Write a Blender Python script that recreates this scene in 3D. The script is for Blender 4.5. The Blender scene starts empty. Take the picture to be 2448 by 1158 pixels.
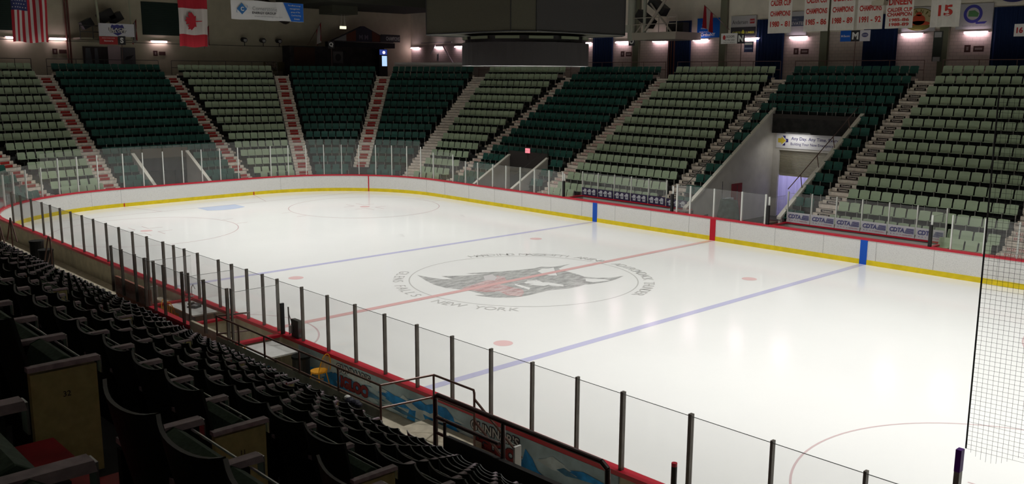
import bpy, math, random
from mathutils import Vector, Matrix
random.seed(7)
sc = bpy.context.scene
COL = sc.collection

# ------------------------------------------------------------------ camera, world, exposure, lamps
CAM = (25.8947, -24.9524, 8.0279)
YAW, PITCH, ROLL, FPX = 2.38772, -0.180194, 0.005623, 2200.83
_fw = Vector((math.cos(PITCH)*math.cos(YAW), math.cos(PITCH)*math.sin(YAW), math.sin(PITCH)))
_rt = Vector((math.sin(YAW), -math.cos(YAW), 0)); _up = _rt.cross(_fw)
_r2 = math.cos(ROLL)*_rt + math.sin(ROLL)*_up; _u2 = -math.sin(ROLL)*_rt + math.cos(ROLL)*_up
cam = bpy.data.objects.new('camera', bpy.data.cameras.new('camera')); COL.objects.link(cam)
cam.matrix_world = Matrix(((_r2.x, _u2.x, -_fw.x, CAM[0]), (_r2.y, _u2.y, -_fw.y, CAM[1]), (_r2.z, _u2.z, -_fw.z, CAM[2]), (0, 0, 0, 1)))
cam.data.sensor_width = 36; cam.data.sensor_fit = 'HORIZONTAL'; cam.data.lens = 36*FPX/2448
cam.data.clip_start = .05; cam.data.clip_end = 400
sc.camera = cam
w = bpy.data.worlds.new('hall_air'); sc.world = w; w.use_nodes = True
w.node_tree.nodes['Background'].inputs[0].default_value = (.9, .95, 1, 1)
w.node_tree.nodes['Background'].inputs[1].default_value = 0.0
sc.view_settings.view_transform = 'Standard'; sc.view_settings.look = 'None'
sc.view_settings.gamma = 1; sc.view_settings.use_curve_mapping = False
sc.view_settings.exposure = 0.0
try:
    sc.cycles.transparent_max_bounces = 40; sc.cycles.max_bounces = 10; sc.cycles.diffuse_bounces = 5
except Exception:
    pass
LAMPS = [(x, y) for x in (-26, -17.5, -8.75, 0, 8.75, 17.5, 26) for y in (-8, 0, 8)]
LAMP_Z, LAMP_W = 14.2, 2900
for i, (x, y) in enumerate(LAMPS):
    l = bpy.data.lights.new('high_bay_beam', 'SPOT'); l.energy = LAMP_W; l.spot_size = math.radians(98); l.spot_blend = .9
    l.shadow_soft_size = .35; l.color = (1, .985, .95)
    o = bpy.data.objects.new('high_bay_beam', l); o.location = (x, y, LAMP_Z - .3); COL.objects.link(o)

# ------------------------------------------------------------------ helpers
MATS = {}
def mat(name, rgb, rough=.6, spec=.3, metal=0., var=0., scale=8., emit=None, estr=0., bump=0.):
    if name in MATS: return MATS[name]
    m = bpy.data.materials.new(name); m.use_nodes = True; nt = m.node_tree; b = nt.nodes['Principled BSDF']
    b.inputs['Base Color'].default_value = (*rgb, 1); b.inputs['Roughness'].default_value = rough
    b.inputs['Specular IOR Level'].default_value = spec; b.inputs['Metallic'].default_value = metal
    if var or bump:
        tc = nt.nodes.new('ShaderNodeTexCoord'); n = nt.nodes.new('ShaderNodeTexNoise'); n.inputs['Scale'].default_value = scale
        n.inputs['Detail'].default_value = 4; nt.links.new(tc.outputs['Object'], n.inputs['Vector'])
        if var:
            r = nt.nodes.new('ShaderNodeValToRGB'); r.color_ramp.elements[0].position = .35; r.color_ramp.elements[1].position = .65
            r.color_ramp.elements[0].color = (*[max(0, c*(1-var)) for c in rgb], 1); r.color_ramp.elements[1].color = (*[min(1, c*(1+var)) for c in rgb], 1)
            nt.links.new(n.outputs['Fac'], r.inputs['Fac']); nt.links.new(r.outputs['Color'], b.inputs['Base Color'])
        if bump:
            bp = nt.nodes.new('ShaderNodeBump'); bp.inputs['Strength'].default_value = bump; bp.inputs['Distance'].default_value = .02
            nt.links.new(n.outputs['Fac'], bp.inputs['Height']); nt.links.new(bp.outputs['Normal'], b.inputs['Normal'])
    if emit:
        b.inputs['Emission Color'].default_value = (*emit, 1); b.inputs['Emission Strength'].default_value = estr
    MATS[name] = m; return m
def glass_mat():
    m = bpy.data.materials.new('rink_glass'); m.use_nodes = True; nt = m.node_tree; nt.nodes.clear()
    out = nt.nodes.new('ShaderNodeOutputMaterial'); mix = nt.nodes.new('ShaderNodeMixShader'); tr = nt.nodes.new('ShaderNodeBsdfTransparent')
    gl = nt.nodes.new('ShaderNodeBsdfGlossy'); fr = nt.nodes.new('ShaderNodeFresnel'); gm = nt.nodes.new('ShaderNodeNewGeometry'); mr = nt.nodes.new('ShaderNodeMapRange'); mr.inputs['To Min'].default_value = 1.4; mr.inputs['To Max'].default_value = 1/1.4; nt.links.new(gm.outputs['Backfacing'], mr.inputs['Value']); nt.links.new(mr.outputs[0], fr.inputs['IOR'])
    tr.inputs[0].default_value = (1, 1, 1, 1); gl.inputs['Roughness'].default_value = .12
    nt.links.new(fr.outputs[0], mix.inputs[0]); nt.links.new(tr.outputs[0], mix.inputs[1]); nt.links.new(gl.outputs[0], mix.inputs[2])
    df = nt.nodes.new('ShaderNodeBsdfDiffuse'); df.inputs[0].default_value = (.8, .82, .8, 1); m2 = nt.nodes.new('ShaderNodeMixShader'); m2.inputs[0].default_value = .03
    nt.links.new(mix.outputs[0], m2.inputs[1]); nt.links.new(df.outputs[0], m2.inputs[2])
    nt.links.new(m2.outputs[0], out.inputs[0]); return m
GLASS = glass_mat()
def speckle_mat(name, base, spot, scale, thr, stretch=(1, 1, 1), rough=.5, spec=.25):
    m = bpy.data.materials.new(name); m.use_nodes = True; nt = m.node_tree; b = nt.nodes['Principled BSDF']
    tc = nt.nodes.new('ShaderNodeTexCoord'); mp = nt.nodes.new('ShaderNodeMapping'); mp.inputs['Scale'].default_value = stretch
    n = nt.nodes.new('ShaderNodeTexNoise'); n.inputs['Scale'].default_value = scale; n.inputs['Detail'].default_value = 3
    r = nt.nodes.new('ShaderNodeValToRGB'); r.color_ramp.elements[0].position = thr; r.color_ramp.elements[1].position = thr+.07
    r.color_ramp.elements[0].color = (*base, 1); r.color_ramp.elements[1].color = (*spot, 1)
    nt.links.new(tc.outputs['Object'], mp.inputs[0]); nt.links.new(mp.outputs[0], n.inputs['Vector']); nt.links.new(n.outputs['Fac'], r.inputs[0])
    nt.links.new(r.outputs[0], b.inputs['Base Color']); b.inputs['Roughness'].default_value = rough; b.inputs['Specular IOR Level'].default_value = spec
    MATS[name] = m; return m
def brick_mat(name, c1, c2, mortar, sc_, bw=.4, bh=.2):
    m = bpy.data.materials.new(name); m.use_nodes = True; nt = m.node_tree; b = nt.nodes['Principled BSDF']
    tc = nt.nodes.new('ShaderNodeTexCoord'); sx = nt.nodes.new('ShaderNodeSeparateXYZ'); cx = nt.nodes.new('ShaderNodeCombineXYZ'); ad = nt.nodes.new('ShaderNodeMath')
    nt.links.new(tc.outputs['Object'], sx.inputs[0]); nt.links.new(sx.outputs[0], ad.inputs[0]); nt.links.new(sx.outputs[1], ad.inputs[1])
    nt.links.new(ad.outputs[0], cx.inputs[0]); nt.links.new(sx.outputs[2], cx.inputs[1])
    n = nt.nodes.new('ShaderNodeTexBrick'); n.inputs['Scale'].default_value = sc_; n.inputs['Color1'].default_value = (*c1, 1); n.inputs['Color2'].default_value = (*c2, 1)
    n.inputs['Mortar'].default_value = (*mortar, 1); n.inputs['Mortar Size'].default_value = .012; n.inputs['Brick Width'].default_value = bw; n.inputs['Row Height'].default_value = bh
    nt.links.new(cx.outputs[0], n.inputs['Vector']); nt.links.new(n.outputs[0], b.inputs['Base Color']); b.inputs['Roughness'].default_value = .8
    b.inputs['Specular IOR Level'].default_value = .1; MATS[name] = m; return m

class MB:
    def __init__(s): s.v = []; s.f = []; s.m = []
    def face(s, pts, m=0):
        i = len(s.v); s.v += [tuple(p) for p in pts]; s.f.append(tuple(range(i, i+len(pts)))); s.m.append(m); return s
    def box(s, x0, x1, y0, y1, z0, z1, m=0, T=None):
        c = [(x0, y0, z0), (x1, y0, z0), (x1, y1, z0), (x0, y1, z0), (x0, y0, z1), (x1, y0, z1), (x1, y1, z1), (x0, y1, z1)]
        return s.hexa(c, m, T)
    def hexa(s, c, m=0, T=None):
        i = len(s.v)
        if T is not None: c = [tuple(T @ Vector(p)) for p in c]
        s.v += [tuple(p) for p in c]
        for q in ((0, 3, 2, 1), (4, 5, 6, 7), (0, 1, 5, 4), (1, 2, 6, 5), (2, 3, 7, 6), (3, 0, 4, 7)):
            s.f.append(tuple(i+k for k in q)); s.m.append(m)
        return s
    def tube(s, p, q, r, m=0, n=8, cap=True):
        p = Vector(p); q = Vector(q); d = (q-p).normalized(); a = d.orthogonal().normalized(); b = d.cross(a); i = len(s.v)
        for P in (p, q):
            for k in range(n):
                t = 2*math.pi*k/n; s.v.append(tuple(P+a*math.cos(t)*r+b*math.sin(t)*r))
        for k in range(n):
            s.f.append((i+k, i+(k+1) % n, i+n+(k+1) % n, i+n+k)); s.m.append(m)
        if cap:
            s.f.append(tuple(i+k for k in range(n-1, -1, -1))); s.m.append(m); s.f.append(tuple(i+n+k for k in range(n))); s.m.append(m)
        return s
    def path(s, pts, r, m=0, n=8):
        for a, b in zip(pts[:-1], pts[1:]): s.tube(a, b, r, m, n)
        return s
    def add(s, V, F, M=None, m=0):
        i = len(s.v); s.v += [tuple(M @ Vector(p)) if M is not None else tuple(p) for p in V]
        for k, f in enumerate(F): s.f.append(tuple(i+j for j in f)); s.m.append(m[k] if isinstance(m, list) else m)
        return s
    def mesh(s, name, mats, smooth=False):
        me = bpy.data.meshes.new(name); me.from_pydata(s.v, [], s.f); me.update()
        for x in mats: me.materials.append(x)
        me.polygons.foreach_set('material_index', s.m)
        if smooth: me.polygons.foreach_set('use_smooth', [True]*len(s.f))
        return me
    def build(s, name, mats, parent=None, smooth=False, loc=None):
        if not isinstance(mats, (list, tuple)): mats = [mats]
        o = bpy.data.objects.new(name, s.mesh(name, mats, smooth)); COL.objects.link(o)
        if loc is not None: o.location = loc
        if parent: o.parent = parent
        return o
def tag(o, label=None, cat=None, group=None, kind=None):
    if label: o['label'] = label
    if cat: o['category'] = cat
    if group: o['group'] = group
    if kind: o['kind'] = kind
    return o
def empty(name, loc=(0, 0, 0), rz=0, **k):
    o = bpy.data.objects.new(name, None); o.location = loc; o.rotation_euler = (0, 0, rz); o.empty_display_size = .1; COL.objects.link(o)
    return tag(o, **k)
ORD = ['', 'first', 'second', 'third', 'fourth', 'fifth', 'sixth', 'seventh', 'eighth', 'ninth', 'tenth', '11th', '12th', '13th', '14th', '15th', '16th', '17th', '18th', '19th', '20th']
def nth(i):
    if i < len(ORD): return ORD[i]
    return f"{i}{'st' if i % 10 == 1 and i != 11 else 'nd' if i % 10 == 2 and i != 12 else 'rd' if i % 10 == 3 and i != 13 else 'th'}"
# ---- lettering: outlines of the built-in font turned into flat meshes
_G = {}
def glyph(s, bold=0.0, shear=0.0, sp=1.0):
    k = (s, bold, shear, sp)
    if k in _G: return _G[k]
    cu = bpy.data.curves.new('t', 'FONT'); cu.body = s; cu.size = 1; cu.offset = bold; cu.shear = shear; cu.space_character = sp; cu.resolution_u = 3
    o = bpy.data.objects.new('t', cu); COL.objects.link(o)
    dg = bpy.context.evaluated_depsgraph_get(); dg.update(); me = o.evaluated_get(dg).to_mesh()
    V = [tuple(v.co) for v in me.vertices]; F = [tuple(p.vertices) for p in me.polygons if p.normal.z > 0 and p.area > 1e-7]; o.evaluated_get(dg).to_mesh_clear()
    bpy.data.objects.remove(o); bpy.data.curves.remove(cu)
    xs = [v[0] for v in V] or [0]; ys = [v[1] for v in V] or [0]
    x0, x1, y0, y1 = min(xs), max(xs), min(ys), max(ys)
    V = [((x-x0), (y-y0), 0) for x, y, z in V]
    _G[k] = (V, F, x1-x0, y1-y0); return _G[k]
def text(mb, s, c, right, up, h, w_=None, m=0, bold=.02, shear=0., off=.004, wmax=None):
    """lettering centred at c, letters h tall, w_ wide (or natural), lifted off the surface by off"""
    V, F, W, H = glyph(s, bold, shear)
    if not V: return mb
    right = Vector(right).normalized(); up = Vector(up).normalized(); n = right.cross(up)
    ky = h/H; kx = (w_/W) if w_ else ky
    if wmax and W*kx > wmax: kx = wmax/W
    c = Vector(c)
    P = [c + right*((x-W/2)*kx) + up*((y-H/2)*ky) + n*off for x, y, z in V]
    return mb.add(P, F, None, m)
STRS = "CALDER CUP|CHAMPIONS"
# ------------------------------------------------------------------ materials
M_conc = mat('shaded_concrete', (.035, .035, .034), .9, .1, var=.25, scale=3)  # concrete darkened for the shade the seats throw on the terraces
M_riser = mat('cream_paint', (.84, .76, .66), .7, .2, var=.12, scale=6)
M_tread = mat('stair_tread', (.20, .17, .14), .8, .1, var=.2, scale=5)
M_redtread = mat('red_tread', (.30, .02, .028), .5, .3, var=.2, scale=5)
M_red = mat('rail_red', (.55, .012, .035), .35, .5)
M_yel = mat('kick_yellow', (.80, .62, .01), .4, .4, var=.08, scale=3)
M_board = speckle_mat('board_white', (.80, .80, .78), (.42, .42, .41), 42, .585, (1, 1, 1.3))
M_bout = mat('board_back', (.52, .48, .36), .7, .2, var=.12, scale=4)
M_blue = mat('stripe_blue', (.0, .09, .55), .4, .4)
M_rstripe = mat('stripe_red', (.55, .0, .02), .4, .4)
M_postw = mat('white_post', (.72, .74, .70), .4, .4)
M_postd = mat('grey_steel', (.15, .135, .115), .45, .5, metal=.3, var=.3, scale=2)
M_black = mat('black_plastic', (.012, .012, .012), .5, .4)
M_pipe = mat('brown_pipe', (.13, .07, .055), .35, .5, metal=.3)
M_pipeg = mat('thin_rail', (.05, .05, .045), .5, .3)
M_white = mat('white_paint', (.75, .75, .72), .6, .3)
M_wgrey = mat('wall_grey', (.40, .40, .36), .8, .1, var=.06, scale=2)
M_seatl = mat('seat_sage', (.34, .43, .29), .55, .3, var=.08, scale=1.2)
M_seatt = mat('seat_teal', (.014, .080, .062), .5, .3, var=.15, scale=1.2)
M_seatn = mat('seat_bottle_green', (.020, .026, .021), .6, .22)
M_pad = mat('seat_pad_green', (.05, .08, .055), .8, .25, var=.2, scale=40)
M_arm = mat('armrest_wood', (.34, .27, .31), .4, .5, var=.25, scale=20)
M_panel = mat('end_panel_olive', (.42, .39, .17), .7, .2, var=.1, scale=20)
M_chrome = mat('chrome', (.6, .6, .62), .25, .6, metal=.9)
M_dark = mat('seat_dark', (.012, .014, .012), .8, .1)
M_wall = mat('beige_plaster', (.72, .68, .57), .85, .1, var=.05, scale=1.5)
M_brick = brick_mat('pink_block', (.58, .49, .43), (.55, .47, .42), (.42, .36, .32), 1.0)
M_navy = mat('navy_curtain', (.012, .025, .075), .8, .1)
M_ceil = mat('ceiling_grey', (.40, .39, .34), .9, .1); M_duct = mat('duct_dark', (.06, .06, .048), .9, .1)  # ceiling grey lightened to bounce light onto the upper walls
M_tube = mat('tube_glow', (1, .9, .95), .5, .2, emit=(1, .74, .86), estr=24)
M_tube_fill = mat('tube_fill_glow', (1, .9, .95), .5, .2, emit=(1, .86, .95), estr=38)  # unseen near-wall tubes, added and boosted to lift the near seats
M_fixture = mat('fixture_white', (.6, .55, .55), .5, .3)
M_ply = mat('pale_timber', (.60, .54, .42), .7, .2, var=.12, scale=5)

# ------------------------------------------------------------------ ice
def ice_mat(name, rgb, mott=0., bumpy=True):
    m = bpy.data.materials.new(name); m.use_nodes = True; nt = m.node_tree; b = nt.nodes['Principled BSDF']
    tc = nt.nodes.new('ShaderNodeTexCoord'); n = nt.nodes.new('ShaderNodeTexNoise'); n.inputs['Scale'].default_value = .35; n.inputs['Detail'].default_value = 5
    r = nt.nodes.new('ShaderNodeValToRGB'); r.color_ramp.elements[0].color = (*[c*.965 for c in rgb], 1); r.color_ramp.elements[1].color = (*[min(1, c*1.02) for c in rgb], 1)
    nt.links.new(tc.outputs['Object'], n.inputs['Vector']); nt.links.new(n.outputs['Fac'], r.inputs[0]); nt.links.new(r.outputs[0], b.inputs['Base Color'])
    if mott:
        mp = nt.nodes.new('ShaderNodeMapping'); mp.inputs['Scale'].default_value = (1, .35, 1); nt.links.new(tc.outputs['Object'], mp.inputs[0]); nt.links.new(mp.outputs[0], n.inputs['Vector'])
        n.inputs['Scale'].default_value = 5; n.inputs['Detail'].default_value = 8; n.inputs['Roughness'].default_value = .75; r.color_ramp.elements[0].position = .38; r.color_ramp.elements[1].position = .64
        r.color_ramp.elements[0].color = (*[c*(1-mott*.4) for c in rgb], 1); r.color_ramp.elements[1].color = (*[c+(.86-c)*mott for c in rgb], 1)
    n2 = nt.nodes.new('ShaderNodeTexNoise'); n2.inputs['Scale'].default_value = 2.5; n2.inputs['Detail'].default_value = 6
    bp = nt.nodes.new('ShaderNodeBump'); bp.inputs['Strength'].default_value = .05; bp.inputs['Distance'].default_value = .02
    nt.links.new(tc.outputs['Object'], n2.inputs['Vector']); nt.links.new(n2.outputs['Fac'], bp.inputs['Height'])
    if bumpy: nt.links.new(bp.outputs['Normal'], b.inputs['Normal'])
    b.inputs['Roughness'].default_value = .13; b.inputs['Specular IOR Level'].default_value = .16
    return m
IW = ice_mat('ice_white', (.86, .87, .86)); I_bl = ice_mat('ice_blue', (.56, .56, .76)); I_rd = ice_mat('ice_red', (.76, .48, .47))
I_pk = ice_mat('ice_thin_red', (.66, .52, .53)); I_gy = ice_mat('ice_grey', (.42, .43, .42), .5); I_lt = ice_mat('ice_pale', (.66, .64, .65))
I_cr = ice_mat('ice_crease', (.52, .62, .84)); I_lr = ice_mat('ice_logo_red', (.62, .38, .38), .5); I_spot = ice_mat('ice_spot', (.80, .56, .56)); I_tx = ice_mat('ice_letter', (.58, .58, .57), 0, False)
ICE = [IW, I_bl, I_rd, I_pk, I_gy, I_lt, I_cr, I_lr, I_spot, I_tx]
RC, HX, HY = 8.53, 30.48, 12.95
def rink(off=0., n=16):
    r = RC+off; pts = []
    for cx, cy, a0 in ((-HX+RC, HY-RC, 90), (-HX+RC, -HY+RC, 180), (HX-RC, -HY+RC, 270), (HX-RC, HY-RC, 0)):
        for i in range(n+1):
            a = math.radians(a0+90*i/n); pts.append((cx+r*math.cos(a), cy+r*math.sin(a)))
    return pts
ice = MB(); ice.face([(x, y, 0) for x, y in rink(.05, 24)], 0)
_z = [.003]
def flat(pts, m, z=None): ice.face([(x, y, z or _z[0]) for x, y in pts], m)
def rect(x0, x1, y0, y1, m, z=None): flat([(x0, y0), (x1, y0), (x1, y1), (x0, y1)], m, z)
def ring(cx, cy, r, wd, m, a0=0, a1=360, n=96, z=None):
    for i in range(n):
        a, b = math.radians(a0+(a1-a0)*i/n), math.radians(a0+(a1-a0)*(i+1)/n)
        flat([(cx+(r-wd)*math.cos(a), cy+(r-wd)*math.sin(a)), (cx+r*math.cos(a), cy+r*math.sin(a)), (cx+r*math.cos(b), cy+r*math.sin(b)), (cx+(r-wd)*math.cos(b), cy+(r-wd)*math.sin(b))], m, z)
def disc(cx, cy, r, m, n=32, z=None): flat([(cx+r*math.cos(2*math.pi*i/n), cy+r*math.sin(2*math.pi*i/n)) for i in range(n)], m, z)
for s in (-1, 1):
    rect(s*7.77-.15, s*7.77+.15, -12.93, 12.93, 1)
    yy = (HY-RC)+math.sqrt(RC*RC-(27.13-(HX-RC))**2)-.03
    rect(s*27.13-.025, s*27.13+.025, -yy, yy, 3)
    for t in (-1, 1):
        flat([(s*27.13, t*3.35-.025), (s*30.48, t*4.27-.025), (s*30.48, t*4.27+.025), (s*27.13, t*3.35+.025)], 3)
        cx, cy = s*21.03, t*6.71
        ring(cx, cy, 4.57, .05, 3); disc(cx, cy, .30, 8)
        for a in (-1, 1):
            for b in (-1, 1):
                rect(cx+a*.6-(.9 if a < 0 else 0), cx+a*.6+(.9 if a > 0 else 0), cy+b*.35-.025, cy+b*.35+.025, 3)
                rect(cx+a*.62-.025, cx+a*.62+.025, cy+b*.35-(.75 if b < 0 else 0), cy+b*.35+(.75 if b > 0 else 0), 3)
        for a in (-.85, .85):
            rect(cx+a-.025, cx+a+.025, cy-5.2, cy-4.57, 3); rect(cx+a-.025, cx+a+.025, cy+4.57, cy+5.2, 3)
        disc(s*6.10, t*6.71, .30, 8)
    crs = [(s*27.10, -1.22)]+[(s*(27.13-math.sqrt(max(0, 1.83**2-y*y))), y) for y in [-1.22+2.44*i/14 for i in range(15)]]+[(s*27.10, 1.22)]
    flat(crs if s > 0 else crs, 6)
rect(-.15, .15, -12.93, 12.93, 2, .006)
ring(0, 0, 4.57, .05, 9); ring(0, -12.93, 3.05, .06, 3, 0, 180, 48)
grey = [[-3.33, -2.79], [-2.63, -2.7], [-2.01, -2.51], [-1.75, -2.21], [-2.49, -2.19], [-2.18, -1.74], [-1.85, -1.23], [-1.62, -0.77], [-2.23, -1.1], [-1.96, -0.54], [-1.58, 0.14], [-1.3, 0.93], [-1.09, 1.65], [-1.13, 2.13], [-0.78, 2.45], [-0.72, 2.91], [-0.72, 3.49], [-0.56, 2.89], [-0.35, 2.37], [-0.11, 2.27], [0.35, 2.24], [0.98, 2.16], [1.43, 2.04], [1.85, 2.23], [2.25, 2.68], [2.37, 3.37], [2.59, 2.65], [2.65, 2.06], [2.53, 1.33], [2.39, 1.05], [2.46, 0.56], [2.42, 0.05], [2.27, -0.33], [2.13, -0.73], [2.16, -1.15], [2.19, -1.69], [2.16, -2.17], [1.99, -2.63], [1.61, -3.01], [1.19, -3.24], [0.87, -3.32], [1.04, -2.98], [0.64, -3.0], [0.23, -3.01], [-0.14, -3.12], [-0.41, -3.2], [-0.78, -3.38], [-1.47, -3.37], [-2.29, -3.15]]
flat(grey, 4, .003)
for L in ([[-0.58, 1.37], [-0.81, 1.85], [-0.67, 2.12], [-0.66, 2.4], [-0.11, 1.91], [0.54, 1.38], [0.28, 1.16], [-0.22, 1.23]],
          [[0.39, -0.14], [0.54, 0.19], [0.91, 0.1], [1.48, -0.06], [1.5, -0.36], [1.03, -0.56], [0.61, -0.55]],
          [[1.18, 0.24], [1.86, 0.36], [2.08, 0.14], [1.65, -0.1], [1.02, 0.06]], [[0.43, -0.91], [1.38, -0.96], [1.56, -1.21], [0.7, -1.1]],
          [[1.69, 1.82], [2.26, 2.29], [2.57, 2.3], [2.34, 1.54], [2.0, 1.49]]): flat(L, 0, .0045)
flat([[-0.3, -2.99], [-0.64, -1.63], [-0.81, -0.82], [-1.09, -0.44], [-0.72, -0.38], [-0.16, -0.76], [0.13, -1.42], [0.83, -1.42], [1.41, -1.38], [1.8, -1.7], [2.16, -2.17], [1.66, -2.44], [1.04, -2.25], [0.75, -2.73], [0.15, -2.94]], 7, .004)
flat([[-1.36, -0.93], [-1.39, -0.44], [-0.83, -0.67], [-0.48, -1.12], [-0.82, -1.34]], 5, .005)
for k in range(26):     # brush strokes inside the head
    a = random.uniform(-1.2, 2.0); b = random.uniform(-2.6, 1.2); l = random.uniform(.3, .8)
    flat([(a, b), (a+l*.25, b+l), (a+l*.25+.05, b+l), (a+.05, b-.02)], random.choice((5, 4, 5)), .0048)
def arctext(s, r, a0, a1, h, m, outward=True):
    n = len(s)
    for i, ch in enumerate(s):
        if ch == ' ': continue
        a = math.radians(a0+(a1-a0)*(i+.5)/n); up = Vector((math.cos(a), math.sin(a), 0))*(1 if outward else -1)
        rt = Vector((up.y, -up.x, 0))
        text(ice, ch, (r*math.cos(a), r*math.sin(a), 0), rt, up, h, None, m, 0., off=.007)
arctext('HARDING MAZZOTTI ARENA', 4.98, 165, 91, .42, 9); arctext('ADIRONDACK THUNDER', 4.98, 84, 13, .42, 9)
arctext('GLENS FALLS', 4.98, -147, -94, .42, 9, False); arctext('NEW YORK', 4.98, -84, -45, .42, 9, False)
for (x, y) in ((-11.7, 2.4), (-14.7, 8.9)):
    for k in range(4): flat([(x+k*.18, y-k*.1), (x+k*.18+.25, y-k*.1+.12), (x+k*.18+.3, y-k*.1+.08)], 5, .003)
tag(ice.build('ice_sheet', ICE), 'white ice sheet of the hockey rink with faded painted lines and centre logo', 'ice rink', kind='structure')
# ------------------------------------------------------------------ arena floor
g = MB(); g.box(-60, 60, -45, 45, -.4, -.03); tag(g.build('floor', M_conc), 'dark concrete arena floor under the stands', 'floor', kind='structure')

# ------------------------------------------------------------------ dasher boards
def strip(mb, off0, off1, z0, z1, m, keep=None):
    A = rink(off0, 16); B = rink(off1, 16); n = len(A)
    for i in range(n):
        a, b, c, d = A[i], A[(i+1) % n], B[(i+1) % n], B[i]
        segs = [(0, 1)]
        if abs(a[0]-b[0]) > 5: segs = [(t/24, (t+1)/24) for t in range(24)]
        for t0, t1 in segs:
            P = [(a[0]+(b[0]-a[0])*t0, a[1]+(b[1]-a[1])*t0), (a[0]+(b[0]-a[0])*t1, a[1]+(b[1]-a[1])*t1), (d[0]+(c[0]-d[0])*t1, d[1]+(c[1]-d[1])*t1), (d[0]+(c[0]-d[0])*t0, d[1]+(c[1]-d[1])*t0)]
            mb.hexa([(P[0][0], P[0][1], z0), (P[1][0], P[1][1], z0), (P[2][0], P[2][1], z0), (P[3][0], P[3][1], z0), (P[0][0], P[0][1], z1), (P[1][0], P[1][1], z1), (P[2][0], P[2][1], z1), (P[3][0], P[3][1], z1)], m)
db = empty('dasher_boards', label='white dasher boards with red cap rail and yellow kickplate around the ice', cat='dasher boards')
b = MB(); strip(b, 0., .06, .0, 1.063, 0); b.build('board_face', M_board, db)
b = MB(); strip(b, .06, .17, .0, 1.063, 0); b.build('board_back', M_bout, db)
b = MB(); strip(b, -.015, .005, .0, .215, 0); o = b.build('kickplate', M_yel, db); o['label'] = 'yellow kickplate'
b = MB(); strip(b, -.02, .20, 1.063, 1.15, 0); o = b.build('cap_rail', M_red, db); o['label'] = 'red cap rail'
for x, m, nm, y in ((0, M_rstripe, 'red_stripe', HY), (-7.77, M_blue, 'blue_stripe', HY), (7.77, M_blue, 'blue_stripe', HY)):
    b = MB(); b.box(x-.16, x+.16, y-.021, y-.012, 0, 1.066, 0); b.build(nm, m, db)
xg, yg = -27.13, (HY-RC)+math.sqrt(RC*RC-(27.13-(HX-RC))**2)
T = Matrix.Translation((xg, yg, 0)) @ Matrix.Rotation(math.atan2(yg-(HY-RC), xg+(HX-RC)), 4, 'Z')
b = MB(); b.box(-.035, -.015, -.035, .035, 0, 1.066, 0, T); b.build('red_stripe', M_rstripe, db)
for t in (-1, 1):
    b = MB(); b.box(-HX+.012, -HX+.024, t*4.27-.03, t*4.27+.03, 0, .22); b.build('red_tick', M_rstripe, db)
b = MB()
for k in range(-12, 10):
    x = k*2.44+1.0; b.box(x-.006, x+.006, HY-.006, HY+.002, .215, 1.063)
for a in range(96, 270, 12):
    T = Matrix.Translation((-HX+RC, (HY-RC) if a < 180 else -(HY-RC), 0)) @ Matrix.Rotation(math.radians(a), 4, 'Z'); b.box(RC-.006, RC+.002, -.006, .006, .215, 1.063, 0, T)
b.build('board_seam', mat('seam_grey', (.35, .35, .34), .7), db)

# ------------------------------------------------------------------ rink glass: each bay is a pane with its support post
M_gedge = mat('glass_edge', (.16, .18, .17), .3, .5)
def bay(p, q, z0, zp, zg, post, label, grp, pw=.045, endpost=False):
    p = Vector((p[0], p[1])); q = Vector((q[0], q[1])); d = q-p; L = d.length; a = math.atan2(d.y, d.x)
    r = empty('glass_bay', (p.x, p.y, 0), a, label=label, cat='rink glass', group=grp)
    MB().box(pw/2, L-pw/2, -.006, .006, z0, zg-.008).box(pw/2, L-pw/2, -.006, .006, zg-.008, zg, 1).build('pane', [GLASS, M_gedge], r)
    MB().box(-pw/2, pw/2, -.04, .04, z0, zp).build('post', post, r)
    if endpost: MB().box(L-pw/2, L+pw/2, -.04, .04, z0, zp).build('post', post, r)
    return r
NX = [-20.29, -18.9, -17.38, -15.89, -14.8, -13.57, -12.29, -11.01, -9.79, -8.49, -7.25, -6.0, -4.75, -3.42, -2.6, -1.8, -.85, .55, 1.39, 2.3, 3.21, 4.02, 5.29, 6.51, 7.74, 8.95, 10.17, 11.39, 12.62, 13.81, 14.99, 16.07, 17.51, 19.01, 20.48, 21.69]
for i in range(len(NX)-1):
    bay((NX[i], -13.05), (NX[i+1], -13.05), 1.14, 2.6, 2.56, M_postd, f'clear glass bay, dark post, {nth(i+1)} from the left on the near boards', 'glass bays on the near boards', .065 if i in (13, 18, 31, 32) else .045)
# purple-topped tall post
r = empty('net_post', (21.69, -13.05, 0), label='tall dark steel post with a purple top at the near right boards', cat='post')
MB().box(-.035, .035, -.05, .05, 1.14, 3.0).build('shaft', M_postd, r); o = MB().box(-.037, .037, -.052, .052, 3.0, 3.3).build('purple_cap', mat('purple', (.07, .01, .16), .5), r); o['label'] = 'purple top'
# far side
FXL = [-20.2, -18.95, -17.77, -16.35, -15.14, -13.89, -12.67, -11.46, -10.36]
FXR = [11.34, 12.59, 13.83, 15.05, 16.27, 17.5, 18.7, 19.9, 21.1]
FXM = [-2.3, -1.48, -.06, 1.52, 2.81]
for nm, X, wh in (('far boards left of the far benches', FXL, M_postw), ('far boards between the two benches', FXM, M_postw), ('far boards right of the far benches', FXR, M_postw)):
    for i in range(len(X)-1):
        bay((X[i], 13.05), (X[i+1], 13.05), 1.14, 2.56, 2.54, wh, f'clear glass bay, {nth(i+1)} from left on {nm}', 'glass bays on the '+nm, .07 if X is FXM else .05, i == len(X)-2)
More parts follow.
